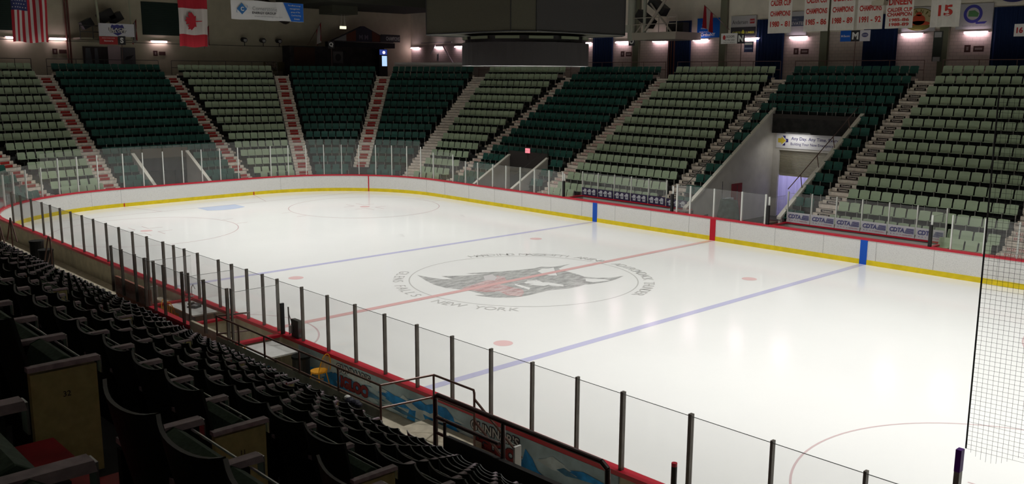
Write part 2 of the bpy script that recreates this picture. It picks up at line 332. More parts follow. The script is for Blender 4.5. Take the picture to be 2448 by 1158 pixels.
# end boards, taller glass
pts = []
cxl, cyl, RR = -HX+RC, HY-RC, RC+.10
for i in range(0, 12): a = math.radians(92+i*8); pts.append((cxl+RR*math.cos(a), cyl+RR*math.sin(a)))
pts = [p for p in pts if p[1] > cyl-.01][:11] + [(-HX-.10, 3.3), (-HX-.10, 2.05), (-HX-.10, .8), (-HX-.10, -.45), (-HX-.10, -1.7), (-HX-.10, -2.95), (-HX-.10, -4.15)]
for i in range(1, 11): a = math.radians(180+i*8.4); pts.append((cxl+RR*math.cos(a), -cyl+RR*math.sin(a)))
pts = [(-20.2-.02, 13.05)]+pts
for i in range(len(pts)-1):
    zp, zg = (3.2, 3.55) if pts[i][0] < -23.2 else (2.9, 3.0)
    if i > 21: zp, zg = 2.8, 3.0
    bay(pts[i], pts[i+1], 1.14, zp, zg, M_postw, f'tall clear glass bay around the far end, {nth(i+1)} counted from the right', 'tall glass bays around the far end')

# ------------------------------------------------------------------ stands (far side and far end)
CCX, CCY = -22.3, 4.9
def ROFF(k): return 15.6+(k-8)*.87
def RZ(k): return .62 if k == 0 else 4.6+(k-8)*.5334
NR = 15
CORN = [(CCX, 90)]
def outline(R, xr=34.):
    """polyline along the row fronts from the right end of the far side round to the near corner"""
    P = [(xr, CCY+R), (CCX, CCY+R)]
    for a in (112.5, 135, 157.5, 180): P.append((CCX+R*math.cos(math.radians(a)), CCY+R*math.sin(math.radians(a))))
    for a in (180, 202.5, 225): P.append((CCX+R*math.cos(math.radians(a)), -CCY+R*math.sin(math.radians(a))))
    return P
# sections: (start point fn, end point fn) along a row, from left (clockwise) to right
def aisle(name):   # (base point at radius 0, direction outward)
    d = {'A9': ((4.4, CCY), 90), 'A10': ((13.2, CCY), 90), 'A11': ((22.0, CCY), 90), 'A8': ((-4.4, CCY), 90), 'A7': ((-13.2, CCY), 90), 'A6': ((-22.0, CCY), 90), 'A5': ((CCX, CCY), 112.5), 'A4': ((CCX, CCY), 135),
         'A3': ((CCX, CCY), 157.5), 'A2': ((CCX, 4.5), 180), 'A1': ((CCX, -4.4), 180), 'A0': ((CCX, -CCY), 202.5), 'AZ': ((CCX, -CCY), 225)}[name]
    return Vector(d[0]), Vector((math.cos(math.radians(d[1])), math.sin(math.radians(d[1]))))
AN = ['AZ', 'A0', 'A1', 'A2', 'A3', 'A4', 'A5', 'A6', 'A7', 'A8', 'A9', 'A10', 'A11']
TUN = {('A8', 'A9'): (-2.64, 2.64, 9, 22.2), ('A6', 'A7'): (-18.9, -15.5, 3, 16.8), ('A1', 'A2'): (-2.0, 1.5, 3, 34.3)}
def cut(sec, k, x, y):
    t = TUN.get(sec)
    if not t or k > t[2]: return False
    u = y if sec == ('A1', 'A2') else x
    return t[0]-.33 < u < t[1]+.33
terr = MB()
def prism(P0, P1, Q1, Q0, z0, z1, m=0):
    terr.hexa([(P0[0], P0[1], z0), (P1[0], P1[1], z0), (Q1[0], Q1[1], z0), (Q0[0], Q0[1], z0), (P0[0], P0[1], z1), (P1[0], P1[1], z1), (Q1[0], Q1[1], z1), (Q0[0], Q0[1], z1)], m)
for k in range(NR):
    o0 = outline(ROFF(k)); o1 = outline(ROFF(k+1) if k < NR-1 else ROFF(k)+.9)
    for i in range(len(o0)-1):
        a, b_, c, d = o0[i], o0[i+1], o1[i+1], o1[i]
        zz = (0 if k == 0 else max(0, RZ(k)-.85))
        if i == 0:   # far side, cut by the tunnels
            cuts = [(22.+12., None)]
            X = [34.]
            for s_ in (('A8', 'A9'), ('A6', 'A7')):
                t = TUN[s_]
                if k <= t[2]: X += [t[1]+.12, t[0]-.12]
            X.append(CCX)
            for j in range(0, len(X), 2):
                prism((X[j], a[1]), (X[j+1], a[1]), (X[j+1], d[1]), (X[j], d[1]), zz, RZ(k))
        elif i == 5:
            Y = [a[1]]
            t = TUN[('A1', 'A2')]
            if k <= t[2]: Y += [t[1]+.12, t[0]-.12]
            Y.append(b_[1])
            for j in range(0, len(Y), 2): prism((a[0], Y[j]), (a[0], Y[j+1]), (c[0], Y[j+1]), (c[0], Y[j]), zz, RZ(k))
        else: prism(a, b_, c, d, zz, RZ(k))
tag(terr.build('seating_terrace', M_conc), 'stepped concrete terrace of the far stands, darkened for seat shade', 'terrace', kind='structure')
# concourse slab behind the top row
terr = MB(); o0 = outline(ROFF(14)+.9, 47.); o1 = outline(48., 47.)
cz = RZ(14)
for i in range(len(o0)-1):
    a, b_ = o0[i], o0[i+1]
    if i == 0: prism(a, b_, (b_[0], 30), (a[0], 30), cz-.3, cz)
c1 = outline(ROFF(14)+.9)[1:]
poly = [(p[0], p[1]) for p in c1]+[(-47, -30), (-47, 30), (CCX, 30)]
terr.face([(x, y, cz) for x, y in poly]); terr.face([(x, y, cz-.3) for x, y in poly[::-1]])
tag(terr.build('concourse_floor', M_conc), 'dark upper concourse floor behind the top seat rows', 'floor', kind='structure')

# stairs in the aisles
AW = 1.12
SIGN = {'A9': ('black', "Fortunato's"), 'A8': ('black', "Fortunato's"), 'A7': ('redtxt', '*'), 'A6': ('redtxt', '*'), 'A5': ('small', '*'), 'A4': ('redbox', ''), 'A3': ('redbox', ''), 'A2': ('redbox', ''), 'A1': ('redbox', ''), 'A0': ('redbox', ''), 'A10': ('redtxt', '*')}
M_sblack = mat('sign_black', (.02, .012, .01), .6); M_scream = mat('sign_cream', (.84, .76, .68), .6); M_sred = mat('sign_red', (.42, .022, .018), .6, var=.2, scale=9); M_sredt = mat('sign_red_letters', (.55, .06, .05), .6); M_sgrey = mat('sign_dark_letters', (.12, .10, .10), .6)
def signmesh(kind, s):
    b = MB(); R_, U = (1, 0, 0), (0, 0, 1)     # local: x along riser, y depth into the stand, faces -y
    def q(x0, x1, z0, z1, m, d=.0): b.face([(x0, -d, z0), (x1, -d, z0), (x1, -d, z1), (x0, -d, z1)], m)
    rs = random.Random(5)
    def marks(x0, x1, z0, z1, m, d, step=.045):
        x = x0
        while x < x1-step:
            w_ = step*rs.uniform(.35, .75)
            if rs.random() > .12:
                q(x, x+w_*.35, z0, z1, m, d); 
                if rs.random() > .4: q(x, x+w_, z0, z0+(z1-z0)*.3, m, d)
                if rs.random() > .4: q(x, x+w_, z1-(z1-z0)*.3, z1, m, d)
            x += step
    if kind == 'black': q(-.32, .32, .015, .15, 0, .006); text(b, s, (0, -.007, .083), R_, U, .085, .48, 1, .035, .25, off=.001); ms = [M_sblack, M_scream]
    elif kind == 'redtxt': q(-.42, .42, .015, .15, 0, .006); marks(-.36, .36, .045, .12, 1, .008, .075); q(-.40, .40, .022, .028, 1, .008); q(-.40, .40, .137, .143, 1, .008); ms = [M_scream, M_sredt]
    elif kind == 'small': q(-.5, .5, .015, .15, 0, .006); marks(-.14, .16, .06, .105, 1, .008, .04); ms = [M_scream, M_sgrey]
    else:
        q(-.33, .33, -.005, .17, 1, .005); q(-.30, .30, .006, .16, 0, .008); marks(-.2, .2, .06, .10, 2, .010, .06); ms = [M_sred, M_scream, mat('sign_red_pale', (.30, .10, .08), .6)]
    return b.mesh('riser_sign', ms)
_sm = {}
NAMEA = {'A10': 'right of the bench section', 'A9': 'right of the big open tunnel', 'A8': 'left of the big open tunnel', 'A7': 'between signs O and N', 'A6': 'left of the small tunnel under sign O', 'A5': 'in the far corner right of sign Q', 'A4': 'below sign Q', 'A3': 'left of sign Q', 'A2': 'right of sign S', 'A1': 'left of sign S', 'A0': 'at the far left edge'}
for an in AN[1:-1]:
    P, D = aisle(an); Tn = Vector((D.y, -D.x))   # tangent: to the viewer's right when looking out at the row
    ang = math.atan2(Tn.y, Tn.x)
    root = empty('aisle_stairs', (P.x, P.y, 0), ang, label=f'cream stairs with {dict(black="black script signs", redtxt="red lettering", small="small dark marks", redbox="red sign boxes")[SIGN[an][0]]} {NAMEA[an]}', cat='stairs')
    # local frame: x = tangent, y = outward
    st = MB(); tr = MB(); sg = []
    lo = 3 if an == 'A4' else 2 if an in ('A8', 'A9') else 0
    dv = .12 if an in ('A3', 'A4', 'A5', 'A0') else 0
    for k in range(lo, NR):
        y0 = ROFF(k)-dv; z = RZ(k); zp = RZ(k-1) if k else 0.; h = (z-zp)/3
        if k == 0: zp = .0
        # three risers per row; two intermediate steps stand in front of the row riser
        for j in (0, 1) if k else ():
            yf = y0-.56+.28*j; st.box(-AW/2, AW/2, yf, yf+.30, zp, zp+h*(j+1), 0)
            sg.append((yf, zp+h*j, h))
            tr.box(-AW/2, AW/2, yf+.03, yf+.27, zp+h*(j+1), zp+h*(j+1)+.004, 0)
        st.box(-AW/2, AW/2, y0-.01, y0+.3, zp, z+.004, 0)
        tr.box(-AW/2, AW/2, y0+.04, y0+.32, z+.004, z+.010, 0)
        for sx in (-1, 1): st.box(sx*(AW/2)-.02, sx*(AW/2)+.02, y0-.02, y0+.25, z-.1, z+.12, 0)
    st.build('step', M_riser, root); o = tr.build('tread', M_tread, root); o['label'] = 'brown worn tread'
    kd = SIGN[an]
    if kd[0] not in _sm: _sm[kd[0]] = signmesh(*kd)
    for (yf, z, h) in sg:
        o = bpy.data.objects.new('riser_sign', _sm[kd[0]]); COL.objects.link(o); o.parent = root; o.location = (random.uniform(-.03, .03), yf-.001, z+h/2-.083)
        if root.get('_') is None: pass

# ------------------------------------------------------------------ far seats
def far_seat_parts():
    B = MB()   # backrest, faces -y
    for (z0, z1, y0, y1) in ((.40, .62, .46, .50), (.62, .815, .50, .56)):
        n = 4
        for i in range(n):
            u0, u1 = -.236+.472*i/n, -.236+.472*(i+1)/n
            def yy(u, y): return y-.25*(u*u)*.8
            def zz(u, z): return z-(.012*(abs(u)/.225)**6 if z > .79 else 0)
            B.hexa([(u0, yy(u0, y0), z0), (u1, yy(u1, y0), z0), (u1, yy(u1, y0)+.025, z0), (u0, yy(u0, y0)+.025, z0), (u0, yy(u0, y1), zz(u0, z1)), (u1, yy(u1, y1), zz(u1, z1)), (u1, yy(u1, y1)+.025, zz(u1, z1)), (u0, yy(u0, y1)+.025, zz(u0, z1))])
    S = MB(); S.hexa([(-.22, .20, .41), (.22, .20, .41), (.22, .46, .38), (-.22, .46, .38), (-.22, .20, .44), (.22, .20, .44), (.22, .46, .42), (-.22, .46, .42)])
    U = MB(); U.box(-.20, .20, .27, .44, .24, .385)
    L = MB(); L.box(.24, .27, .22, .27, .12, .44); L.box(.24, .27, .22, .48, 0, .13)
    return B, S, U, L
FB, FS, FU, FL = far_seat_parts()
M_leg = mat('seat_leg_grey', (.30, .30, .27), .5, .4)
fm = {}
for key, m in (('sage', M_seatl), ('teal', M_seatt)):
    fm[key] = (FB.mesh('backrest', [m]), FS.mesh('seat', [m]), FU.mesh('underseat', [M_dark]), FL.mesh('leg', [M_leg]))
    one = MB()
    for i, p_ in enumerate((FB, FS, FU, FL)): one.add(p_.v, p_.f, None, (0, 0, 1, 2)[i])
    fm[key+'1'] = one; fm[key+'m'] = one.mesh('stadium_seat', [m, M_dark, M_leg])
SECS = [(('AZ', 'A0'), 'teal', 'far left corner', 0), (('A0', 'A1'), 'sage', 'section left of sign S', 0), (('A1', 'A2'), 'teal', 'section S', 0), (('A2', 'A3'), 'sage', 'section right of sign S', 0), (('A3', 'A4'), 'teal', 'section Q', 0), (('A4', 'A5'), 'teal', 'section right of sign Q', 0),
        (('A5', 'A6'), 'sage', 'section left of sign O', 0), (('A6', 'A7'), 'teal', 'section O', 0), (('A7', 'A8'), 'sage', 'section N', 0), (('A8', 'A9'), 'teal', 'section M', 0), (('A9', 'A10'), 'sage', 'section right of sign M', 0), (('A10', 'A11'), 'teal', 'section at far right', 0)]
def project(p):
    d = Vector(p)-Vector(CAM); z = d.dot(_fw)
    if z < .2: return None
    return 1224+FPX*d.dot(_r2)/z, 579-FPX*d.dot(_u2)/z, z
seats = []
for (l, r), colr, nm, _ in SECS:
    Pl, Dl = aisle(l); Pr, Dr = aisle(r)
    for k in range(NR):
        R = ROFF(k)
        a = Pl+Dl*R; c = Pr+Dr*R; t = (c-a).normalized(); out = Vector((-t.y, t.x)); a = a+t*(AW/2+.06); c = c-t*(AW/2+.06); L = (c-a).length
        n = int(L/.505); pitch = L/n
        ang = math.atan2(t.y, t.x)
        for i in range(n):
            p = a+t*(pitch*(i+.5))
            if cut((l, r), k, p.x, p.y): continue
            if k == 0 and nm in ('section N', 'section M', 'section right of sign M'):
                if nm == 'section N' and not (p.x < -10.6): continue
                if nm == 'section M': continue
                if nm == 'section right of sign M' and p.x < 10.45: continue
            if k == 0 and nm in ('section O',) and p.x > -18.9: continue
            pj = project((p.x+out.x*.4, p.y+out.y*.4, RZ(k)+.6))
            vis = pj is not None and -20 < pj[0] < 2470 and -10 < pj[1] < 1170
            seats.append((pj[2] if pj else 999, vis, p, ang, RZ(k), colr, nm, k, i, n))
seats.sort(key=lambda s: s[0])
cnt = 0; rest = MB(); rest2 = MB()
for (d, vis, p, ang, z, colr, nm, k, i, n) in seats:
    if not vis and d > 34 and cnt < 300 and nm != 'section at far right': pass
    if vis and cnt < 300:
        cw = 'pale green' if colr == 'sage' else 'dark teal'
        lb = f'{cw} seat, row {k+1} from ice, seat {i+1} from left, {nm}'
        if cnt < 150:
            o = empty('stadium_seat', (p.x, p.y, z), ang)
            for q, me in zip(('backrest', 'seat', 'underseat', 'leg'), fm[colr]):
                c = bpy.data.objects.new(q, me); c.parent = o; COL.objects.link(c)
        else:
            o = bpy.data.objects.new('stadium_seat', fm[colr+'m']); o.location = (p.x, p.y, z); o.rotation_euler = (0, 0, ang); COL.objects.link(o)
        tag(o, lb, 'stadium seat', 'stadium seats of the far stands'); cnt += 1
    else:
        if not vis and not (-12 < p.x < 34): continue
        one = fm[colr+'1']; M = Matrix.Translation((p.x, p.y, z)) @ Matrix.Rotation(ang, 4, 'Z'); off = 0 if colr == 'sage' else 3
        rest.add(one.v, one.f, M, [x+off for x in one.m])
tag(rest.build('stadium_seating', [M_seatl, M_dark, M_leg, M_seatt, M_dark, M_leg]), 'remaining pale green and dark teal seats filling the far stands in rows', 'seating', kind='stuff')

# ------------------------------------------------------------------ tunnels through the stands
M_tw = mat('tunnel_wall', (.66, .64, .59), .8, .15, var=.05, scale=2); M_cap = mat('tunnel_cap', (.72, .70, .62), .6, .2)
def zslope(u): return 4.6+(u-15.6)*.613   # u = distance beyond the corner line
def tunnel_wall(parent, fn, x, th, u0, u1, side):
    """fn maps (across, u, z) to world; wall with sloping top and pale cap"""
    b = MB(); za, zb = max(.95, zslope(u0)+.30), zslope(u1)+.30
    P = [fn(x, u0, 0), fn(x+th, u0, 0), fn(x+th, u1, 0), fn(x, u1, 0), fn(x, u0, za), fn(x+th, u0, za), fn(x+th, u1, zb), fn(x, u1, zb)]
    b.hexa(P); b.build('side_wall', M_tw, parent)
    b = MB(); e = .05
    b.hexa([fn(x-e, u0-.05, za), fn(x+th+e, u0-.05, za), fn(x+th+e, u1, zb), fn(x-e, u1, zb), fn(x-e, u0-.05, za+.12), fn(x+th+e, u0-.05, za+.12), fn(x+th+e, u1, zb+.12), fn(x-e, u1, zb+.12)])
    b.build('wall_cap', M_cap, parent)
fy = lambda x, u, z: (x, CCY+u, z)
fx = lambda x, u, z: (CCX-u, x, z)
t1 = empty('entry_tunnel', label='big open tunnel with grey sloping side walls in the middle of section M', cat='tunnel')
tunnel_wall(t1, fy, -2.76, .12, 9.4, 17.6, 0); tunnel_wall(t1, fy, 2.64, .12, 9.6, 17.35, 1)
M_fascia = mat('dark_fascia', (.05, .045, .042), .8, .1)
MB().box(-2.64, 2.76, 22.25, 22.4, 5.0, 5.90).build('fascia', M_fascia, t1)
MB().box(-2.76, 2.76, 22.62, 26., 4.9, 5.0).build('soffit', M_tw, t1)
b = MB(); b.box(-2.64, -2.25, 22.45, 22.6, 0, 5.0); b.box(2.3, 2.64, 22.45, 22.6, 0, 5.0); b.box(-2.25, 2.3, 22.45, 22.6, 3.85, 5.0); b.build('back_wall', M_tw, t1)
b = MB()
for k in range(22): z = 2.45+k*.066; b.hexa([(-2.6, 22.66, z), (2.6, 22.66, z), (2.6, 22.72, z), (-2.6, 22.72, z), (-2.6, 22.64, z+.05), (2.6, 22.64, z+.05), (2.6, 22.72, z+.06), (-2.6, 22.72, z+.06)])
b.box(-2.25, 2.3, 22.62, 22.74, 2.38, 2.46)
tag(b.build('rolling_shutter', mat('shutter_cream', (.46, .43, .33), .5, .4)), 'half lowered cream rolling shutter at the back of the big tunnel', 'shutter')
b = MB(); n = 60
for k in range(n):
    x0 = -2.7+5.4*k/n; x1 = -2.7+5.4*(k+1)/n; y0 = 22.85+.04*math.sin(k*1.3); y1 = 22.85+.04*math.sin((k+1)*1.3)
    b.face([(x0, y0, 0), (x1, y1, 0), (x1, y1, 2.42), (x0, y0, 2.42)])
m = bpy.data.materials.new('curtain_lilac'); m.use_nodes = True; nt_ = m.node_tree; nt_.nodes.clear()
o_ = nt_.nodes.new('ShaderNodeOutputMaterial'); d_ = nt_.nodes.new('ShaderNodeBsdfDiffuse'); t_ = nt_.nodes.new('ShaderNodeBsdfTranslucent'); x_ = nt_.nodes.new('ShaderNodeMixShader')
d_.inputs[0].default_value = (.38, .34, .80, 1); t_.inputs[0].default_value = (.55, .50, .95, 1); x_.inputs[0].default_value = .6
nt_.links.new(d_.outputs[0], x_.inputs[1]); nt_.links.new(t_.outputs[0], x_.inputs[2]); nt_.links.new(x_.outputs[0], o_.inputs[0])
sp2 = bpy.data.lights.new('corridor_lamp', 'AREA'); sp2.energy = 90; sp2.size = 2.5; so2 = bpy.data.objects.new('corridor_lamp', sp2); so2.location = (-1.5, 25.2, 3.2); so2.rotation_euler = (math.radians(-75), 0, 0); COL.objects.link(so2)
tag(b.build('strip_curtain', m), 'lilac strip curtain hanging below the rolling shutter in the big tunnel', 'curtain')
sp = bpy.data.lights.new('tunnel_fill', 'AREA'); sp.energy = 17; sp.size = 1.5; sp.color = (1, .97, .93); so = bpy.data.objects.new('tunnel_fill', sp); so.location = (-1.0, 21.7, 4.7); so.rotation_euler = (math.radians(20), 0, 0); COL.objects.link(so)  # unseen area light added to brighten the tunnel walls
bn = MB(); bn.box(-2.42, 2.6, 22.40, 22.43, 3.98, 4.86)
fz = lambda x, z: (x, 22.40, z)
R_, U_ = (1, 0, 0), (0, 0, 1)
bn.face([(-2.3, 22.393, 4.28), (-2.3, 22.393, 4.52), (-2.08, 22.393, 4.52), (-2.08, 22.393, 4.63), (-1.8, 22.393, 4.40), (-2.08, 22.393, 4.17), (-2.08, 22.393, 4.28)][::-1], 2)
for P in ([(-2.02, 4.68), (-1.84, 4.68), (-1.84, 4.50), (-1.98, 4.62)], [(-1.84, 4.52), (-1.66, 4.50), (-1.66, 4.32), (-1.84, 4.30), (-1.78, 4.41)], [(-2.02, 4.12), (-1.98, 4.18), (-1.84, 4.30), (-1.84, 4.12)]):
    bn.face([(x, 22.393, z) for x, z in P], 1)
text(bn, 'Any Day. Any Time. Every One', (.22, 22.40, 4.52), R_, U_, .24, 3.4, 1, .012)
text(bn, 'Building Your New Emergency Department', (.35, 22.40, 4.22), R_, U_, .20, 3.7, 1, .004)
tag(bn.build('banner', [mat('banner_white', (.72, .72, .74), .6), mat('banner_navy', (.03, .025, .16), .6), mat('banner_gold', (.65, .50, .04), .6)]), 'white banner with gold arrow reading Any Day Any Time above the rolling shutter', 'banner')
b = MB(); b.box(-.18, .18, 22.38, 22.43, 4.90, 5.02); text(b, 'EXIT', (0, 22.38, 4.96), R_, U_, .09, None, 1, .02)
tag(b.build('exit_sign', [M_white, mat('exit_red', (.6, .05, .03), .6, emit=(1, .1, .05), estr=.3)]), 'small white exit sign with red letters above the tunnel banner', 'sign')
def rail(name, pts_list, r, m, label, cat='railing', posts=(), parent=None):
    e = empty(name, label=label, cat=cat)
    for P in pts_list: b = MB(); b.path(P, r, 0, 8); b.build('rail', m, e)
    for a, c in posts: b = MB(); b.tube(a, c, r, 0, 8); b.build('post', m, e)
    return e
rail('guard_rail', [[(-2.75, 22.3, 6.95), (2.75, 22.3, 6.95)], [(-2.75, 22.3, 6.4), (2.75, 22.3, 6.4)]], .02, M_pipeg, 'thin grey guard rail above the mouth of the big tunnel', posts=[((x, 22.3, 5.8), (x, 22.3, 6.95)) for x in (-2.75, -1.0, .95, 2.75)])
rail('handrail', [[(2.56, 15.4, 2.6), (2.56, 21.9, 6.35)]], .022, M_pipe, 'brown handrail along the right wall of the big tunnel', posts=[((2.68, y, zslope(y-CCY)+.42), (2.56, y, 2.6+(y-15.4)*.577)) for y in (16.5, 18., 19.5, 21.)])
rail('handrail', [[(-3.1, 14.8, 2.3), (-3.1, 21.9, 6.4)]], .018, M_pipeg, 'thin dark handrail along the left edge of the big tunnel', posts=[((-3.1, y, zslope(y-CCY)+.3), (-3.1, y, 2.3+(y-14.8)*.577)) for y in (16.5, 19., 21.)])
# things standing in the tunnel
r = empty('storage_rack', label='dark green covered equipment rack standing in the big tunnel behind the glass', cat='rack')
b = MB()
for k in range(10):
    a = 2*math.pi*k/10; a2 = 2*math.pi*(k+1)/10
    b.face([(-.9+.75*math.cos(a), 15.6+.5*math.sin(a), .2), (-.9+.75*math.cos(a2), 15.6+.5*math.sin(a2), .2), (-.9+.5*math.cos(a2), 15.6+.3*math.sin(a2), 1.7), (-.9+.5*math.cos(a), 15.6+.3*math.sin(a), 1.7)])
b.face([(-.9+.5*math.cos(2*math.pi*k/10), 15.6+.3*math.sin(2*math.pi*k/10), 1.7) for k in range(10)])
b.build('cover', mat('tarp_green', (.035, .06, .045), .7, var=.4, scale=4), r)
b = MB(); b.tube((-1.4, 15.7, 1.6), (-1.4, 15.7, 2.6), .015); b.tube((-.5, 15.7, 1.6), (-.5, 15.7, 2.5), .015); b.build('pole', M_black, r)
b = MB(); b.box(-2.4, -2.05, 17.2, 17.9, 0, .7); b.box(-2.40, -2.1, 17.25, 17.85, .7, 1.5); tag(b.build('white_bag', mat('bag_white', (.42, .46, .50), .8, var=.3, scale=9)), 'pale grey bag of gear leaning on the left wall of the big tunnel', 'bag')
b = MB(); b.box(-2.635, -2.60, 18.4, 19.4, .0, 2.15); tag(b.build('fire_door', mat('door_red', (.30, .03, .02), .6)), 'dark red panel door in the left wall of the big tunnel', 'door')
b = MB(); b.hexa([(-2.6, 13.6, .05), (-1.6, 13.6, .05), (-1.6, 14.8, .05), (-2.6, 14.8, .05), (-2.6, 13.6, .4), (-1.6, 13.6, .9), (-1.6, 14.8, .95), (-2.6, 14.8, .45)]); tag(b.build('ramp', mat('ramp_grey', (.12, .12, .11), .8)), 'dark grey sloping ramp box at the mouth of the big tunnel', 'ramp')

t2 = empty('entry_tunnel', label='small tunnel with white-capped sloping walls at the foot of section O', cat='tunnel')
tunnel_wall(t2, fy, -19.05, .12, 8.9, 12.0, 0); tunnel_wall(t2, fy, -15.5, .12, 8.9, 12.0, 1)
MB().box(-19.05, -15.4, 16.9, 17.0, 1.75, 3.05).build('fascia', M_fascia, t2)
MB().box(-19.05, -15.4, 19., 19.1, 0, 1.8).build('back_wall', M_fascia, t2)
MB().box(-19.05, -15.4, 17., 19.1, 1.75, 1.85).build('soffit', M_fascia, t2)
rail('guard_rail', [[(-19.0, 16.85, 3.35), (-15.4, 16.85, 3.35)], [(-18.98, 14.0, 1.9), (-18.98, 16.85, 3.35)], [(-15.42, 14.0, 1.9), (-15.42, 16.85, 3.35)]], .018, M_pipeg, 'thin dark guard rail around the small tunnel in section O', posts=[((x, 16.85, 2.6), (x, 16.85, 3.35)) for x in (-19., -17.2, -15.4)])
b = MB(); b.box(-17.35, -16.95, 16.78, 16.83, 3.0, 3.30); text(b, 'EXIT', (-17.15, 16.78, 3.15), R_, U_, .12, None, 1, .02)
tag(b.build('exit_sign', [mat('exit_pink', (.8, .3, .35), .5, emit=(1, .25, .32), estr=.9), M_white]), 'glowing pink exit sign on the rail over the small tunnel', 'sign')
t3 = empty('entry_tunnel', label='end tunnel with two white sloping wall tops behind the glass at the far goal', cat='tunnel')
tunnel_wall(t3, fx, -2.12, .12, 8.8, 12.1, 0); tunnel_wall(t3, fx, 1.5, .12, 8.8, 12.1, 1)
MB().box(CCX-12.3, CCX-12.15, -2.12, 1.62, 1.7, 3.1).build('fascia', mat('tunnel_brown', (.10, .085, .06), .8), t3)
MB().box(CCX-14.5, CCX-14.4, -2.12, 1.62, 0, 1.8).build('back_wall', M_tw, t3); MB().box(CCX-14.5, CCX-12.2, -2.12, 1.62, 1.7, 1.8).build('soffit', M_fascia, t3)

# ------------------------------------------------------------------ far benches
def bench(name, x0, x1, yb, ads, label):
    e = empty(name, label=label, cat='players bench')
    b = MB(); b.box(x0, x1, yb, yb+.10, 0, 1.06); b.box(x0, x0+.08, 13.13, yb, 0, 1.06); b.box(x1-.08, x1, 13.13, yb, 0, 1.06); b.build('bench_wall', mat('bench_grey', (.55, .54, .50), .7), e)
    b = MB(); b.box(x0-.03, x1+.03, yb-.03, yb+.13, 1.06, 1.12); b.box(x0-.03, x0+.11, 13.15, yb, 1.06, 1.12); b.box(x1-.11, x1+.03, 13.15, yb, 1.06, 1.12); b.build('cap_rail', M_red, e)
    MB().box(x0+.3, x1-.3, yb-.45, yb-.12, .40, .46).build('bench_seat', M_ply, e)
    MB().box(x0+.1, x1-.1, 13.14, yb, 0, .06).build('bench_floor', M_black, e)
    return e
bench('players_bench', -10.25, -2.55, 14.55, None, 'far players bench with red rail and dark blue bottle advert panels')
bench('players_bench', 3.0, 10.5, 14.6, None, 'far players bench with red rail and white CDTA advert panels')
M_adw = mat('advert_white', (.66, .66, .70), .5); M_adb = mat('advert_navy', (.03, .035, .22), .5); M_adp = mat('advert_purple', (.045, .035, .09), .5); M_adl = mat('advert_pale', (.60, .62, .66), .5); M_adr = mat('advert_pink', (.55, .16, .22), .5)
nP = 5; xs = [-10.28+i*1.22 for i in range(7)]
def advert_bottles(x0, x1, y, z0, z1, label):
    b = MB(); b.box(x0, x1, y, y+.02, z0, z1, 0); H = z1-z0; W = x1-x0
    for i in range(3):
        cx = x0+W*(.22+.30*i); P = [(cx-.085*W*1.0, z0+.16*H), (cx+.085*W, z0+.16*H), (cx+.085*W, z0+.62*H)]+[(cx+.095*W*math.cos(math.radians(a)), z0+.66*H+.22*H*math.sin(math.radians(a))) for a in range(0, 181, 20)]+[(cx-.085*W, z0+.62*H)]
        b.face([(x, y-.004, z) for x, z in P], 1)
        b.face([(x, y-.006, z) for x, z in [(cx-.05*W, z0+.32*H), (cx+.05*W, z0+.32*H), (cx+.05*W, z0+.50*H), (cx-.05*W, z0+.50*H)]], 2)
        b.face([(x, y-.003, z) for x, z in [(cx-.16*W, z0+.50*H), (cx-.085*W, z0+.50*H), (cx-.085*W, z0+.66*H), (cx-.16*W, z0+.66*H)]], 1)
    return tag(b.build('advert_panel', [M_adp, M_adl, mat('advert_mid', (.22, .24, .30), .5)]), label, 'advert panel', 'dark blue advert panels behind the far left bench')
def advert_cdta(x0, x1, y, z0, z1, label):
    b = MB(); b.box(x0, x1, y, y+.02, z0, z1, 0); H = z1-z0; W = x1-x0
    text(b, 'CDTA', (x0+W*.34, y, z0+H*.60), R_, U_, .42*H, W*.56, 1, .05, .15)
    for k in range(5):
        z = z0+H*(.38+.095*k); s = .02*k
        b.face([(x0+W*(.62-s*.0)+.02*k, y-.005, z), (x0+W*.97, y-.005, z), (x0+W*.97, y-.005, z+H*.055), (x0+W*.62+.02*k+.01, y-.005, z+H*.055)], 1)
    for k in range(5): b.face([(x0+W*.03, y-.0056, z0+H*(.44+.095*k)), (x0+W*.60, y-.0056, z0+H*(.44+.095*k)), (x0+W*.60, y-.0056, z0+H*(.455+.095*k)), (x0+W*.03, y-.0056, z0+H*(.455+.095*k))], 0)
    for k in range(4):
        cx = x0+W*(.12+.12*k); b.face([(cx+.018*math.cos(a*math.pi/4), y-.004, z0+H*.22+.018*math.sin(a*math.pi/4)) for a in range(8)], 2 if k > 1 else 1)
    text(b, 'CDTA.ORG', (x0+W*.73, y, z0+H*.20), R_, U_, .10*H, W*.36, 2, .01)
    return tag(b.build('advert_panel', [M_adw, M_adb, M_adr]), label, 'advert panel', 'white CDTA advert panels behind the far right bench')
for i in range(5):
    advert_bottles(xs[i]+.04, xs[i+1]-.04, 14.55, 1.13, 1.58, f'dark blue advert panel with three pale bottles, {nth(i+1)} from left behind left bench')
    bay((xs[i], 14.63), (xs[i+1], 14.63), 1.12, 2.5, 2.45, M_postw, f'clear glass bay behind the left far bench, {nth(i+1)} from left', 'glass bays behind the left far bench', .04, i == 4)
advert_bottles(-4.1, -2.75, 14.50, 1.13, 1.55, 'dark blue advert panel with pale bottles at the right end of left bench')
xs2 = [3.02+i*1.24 for i in range(7)]
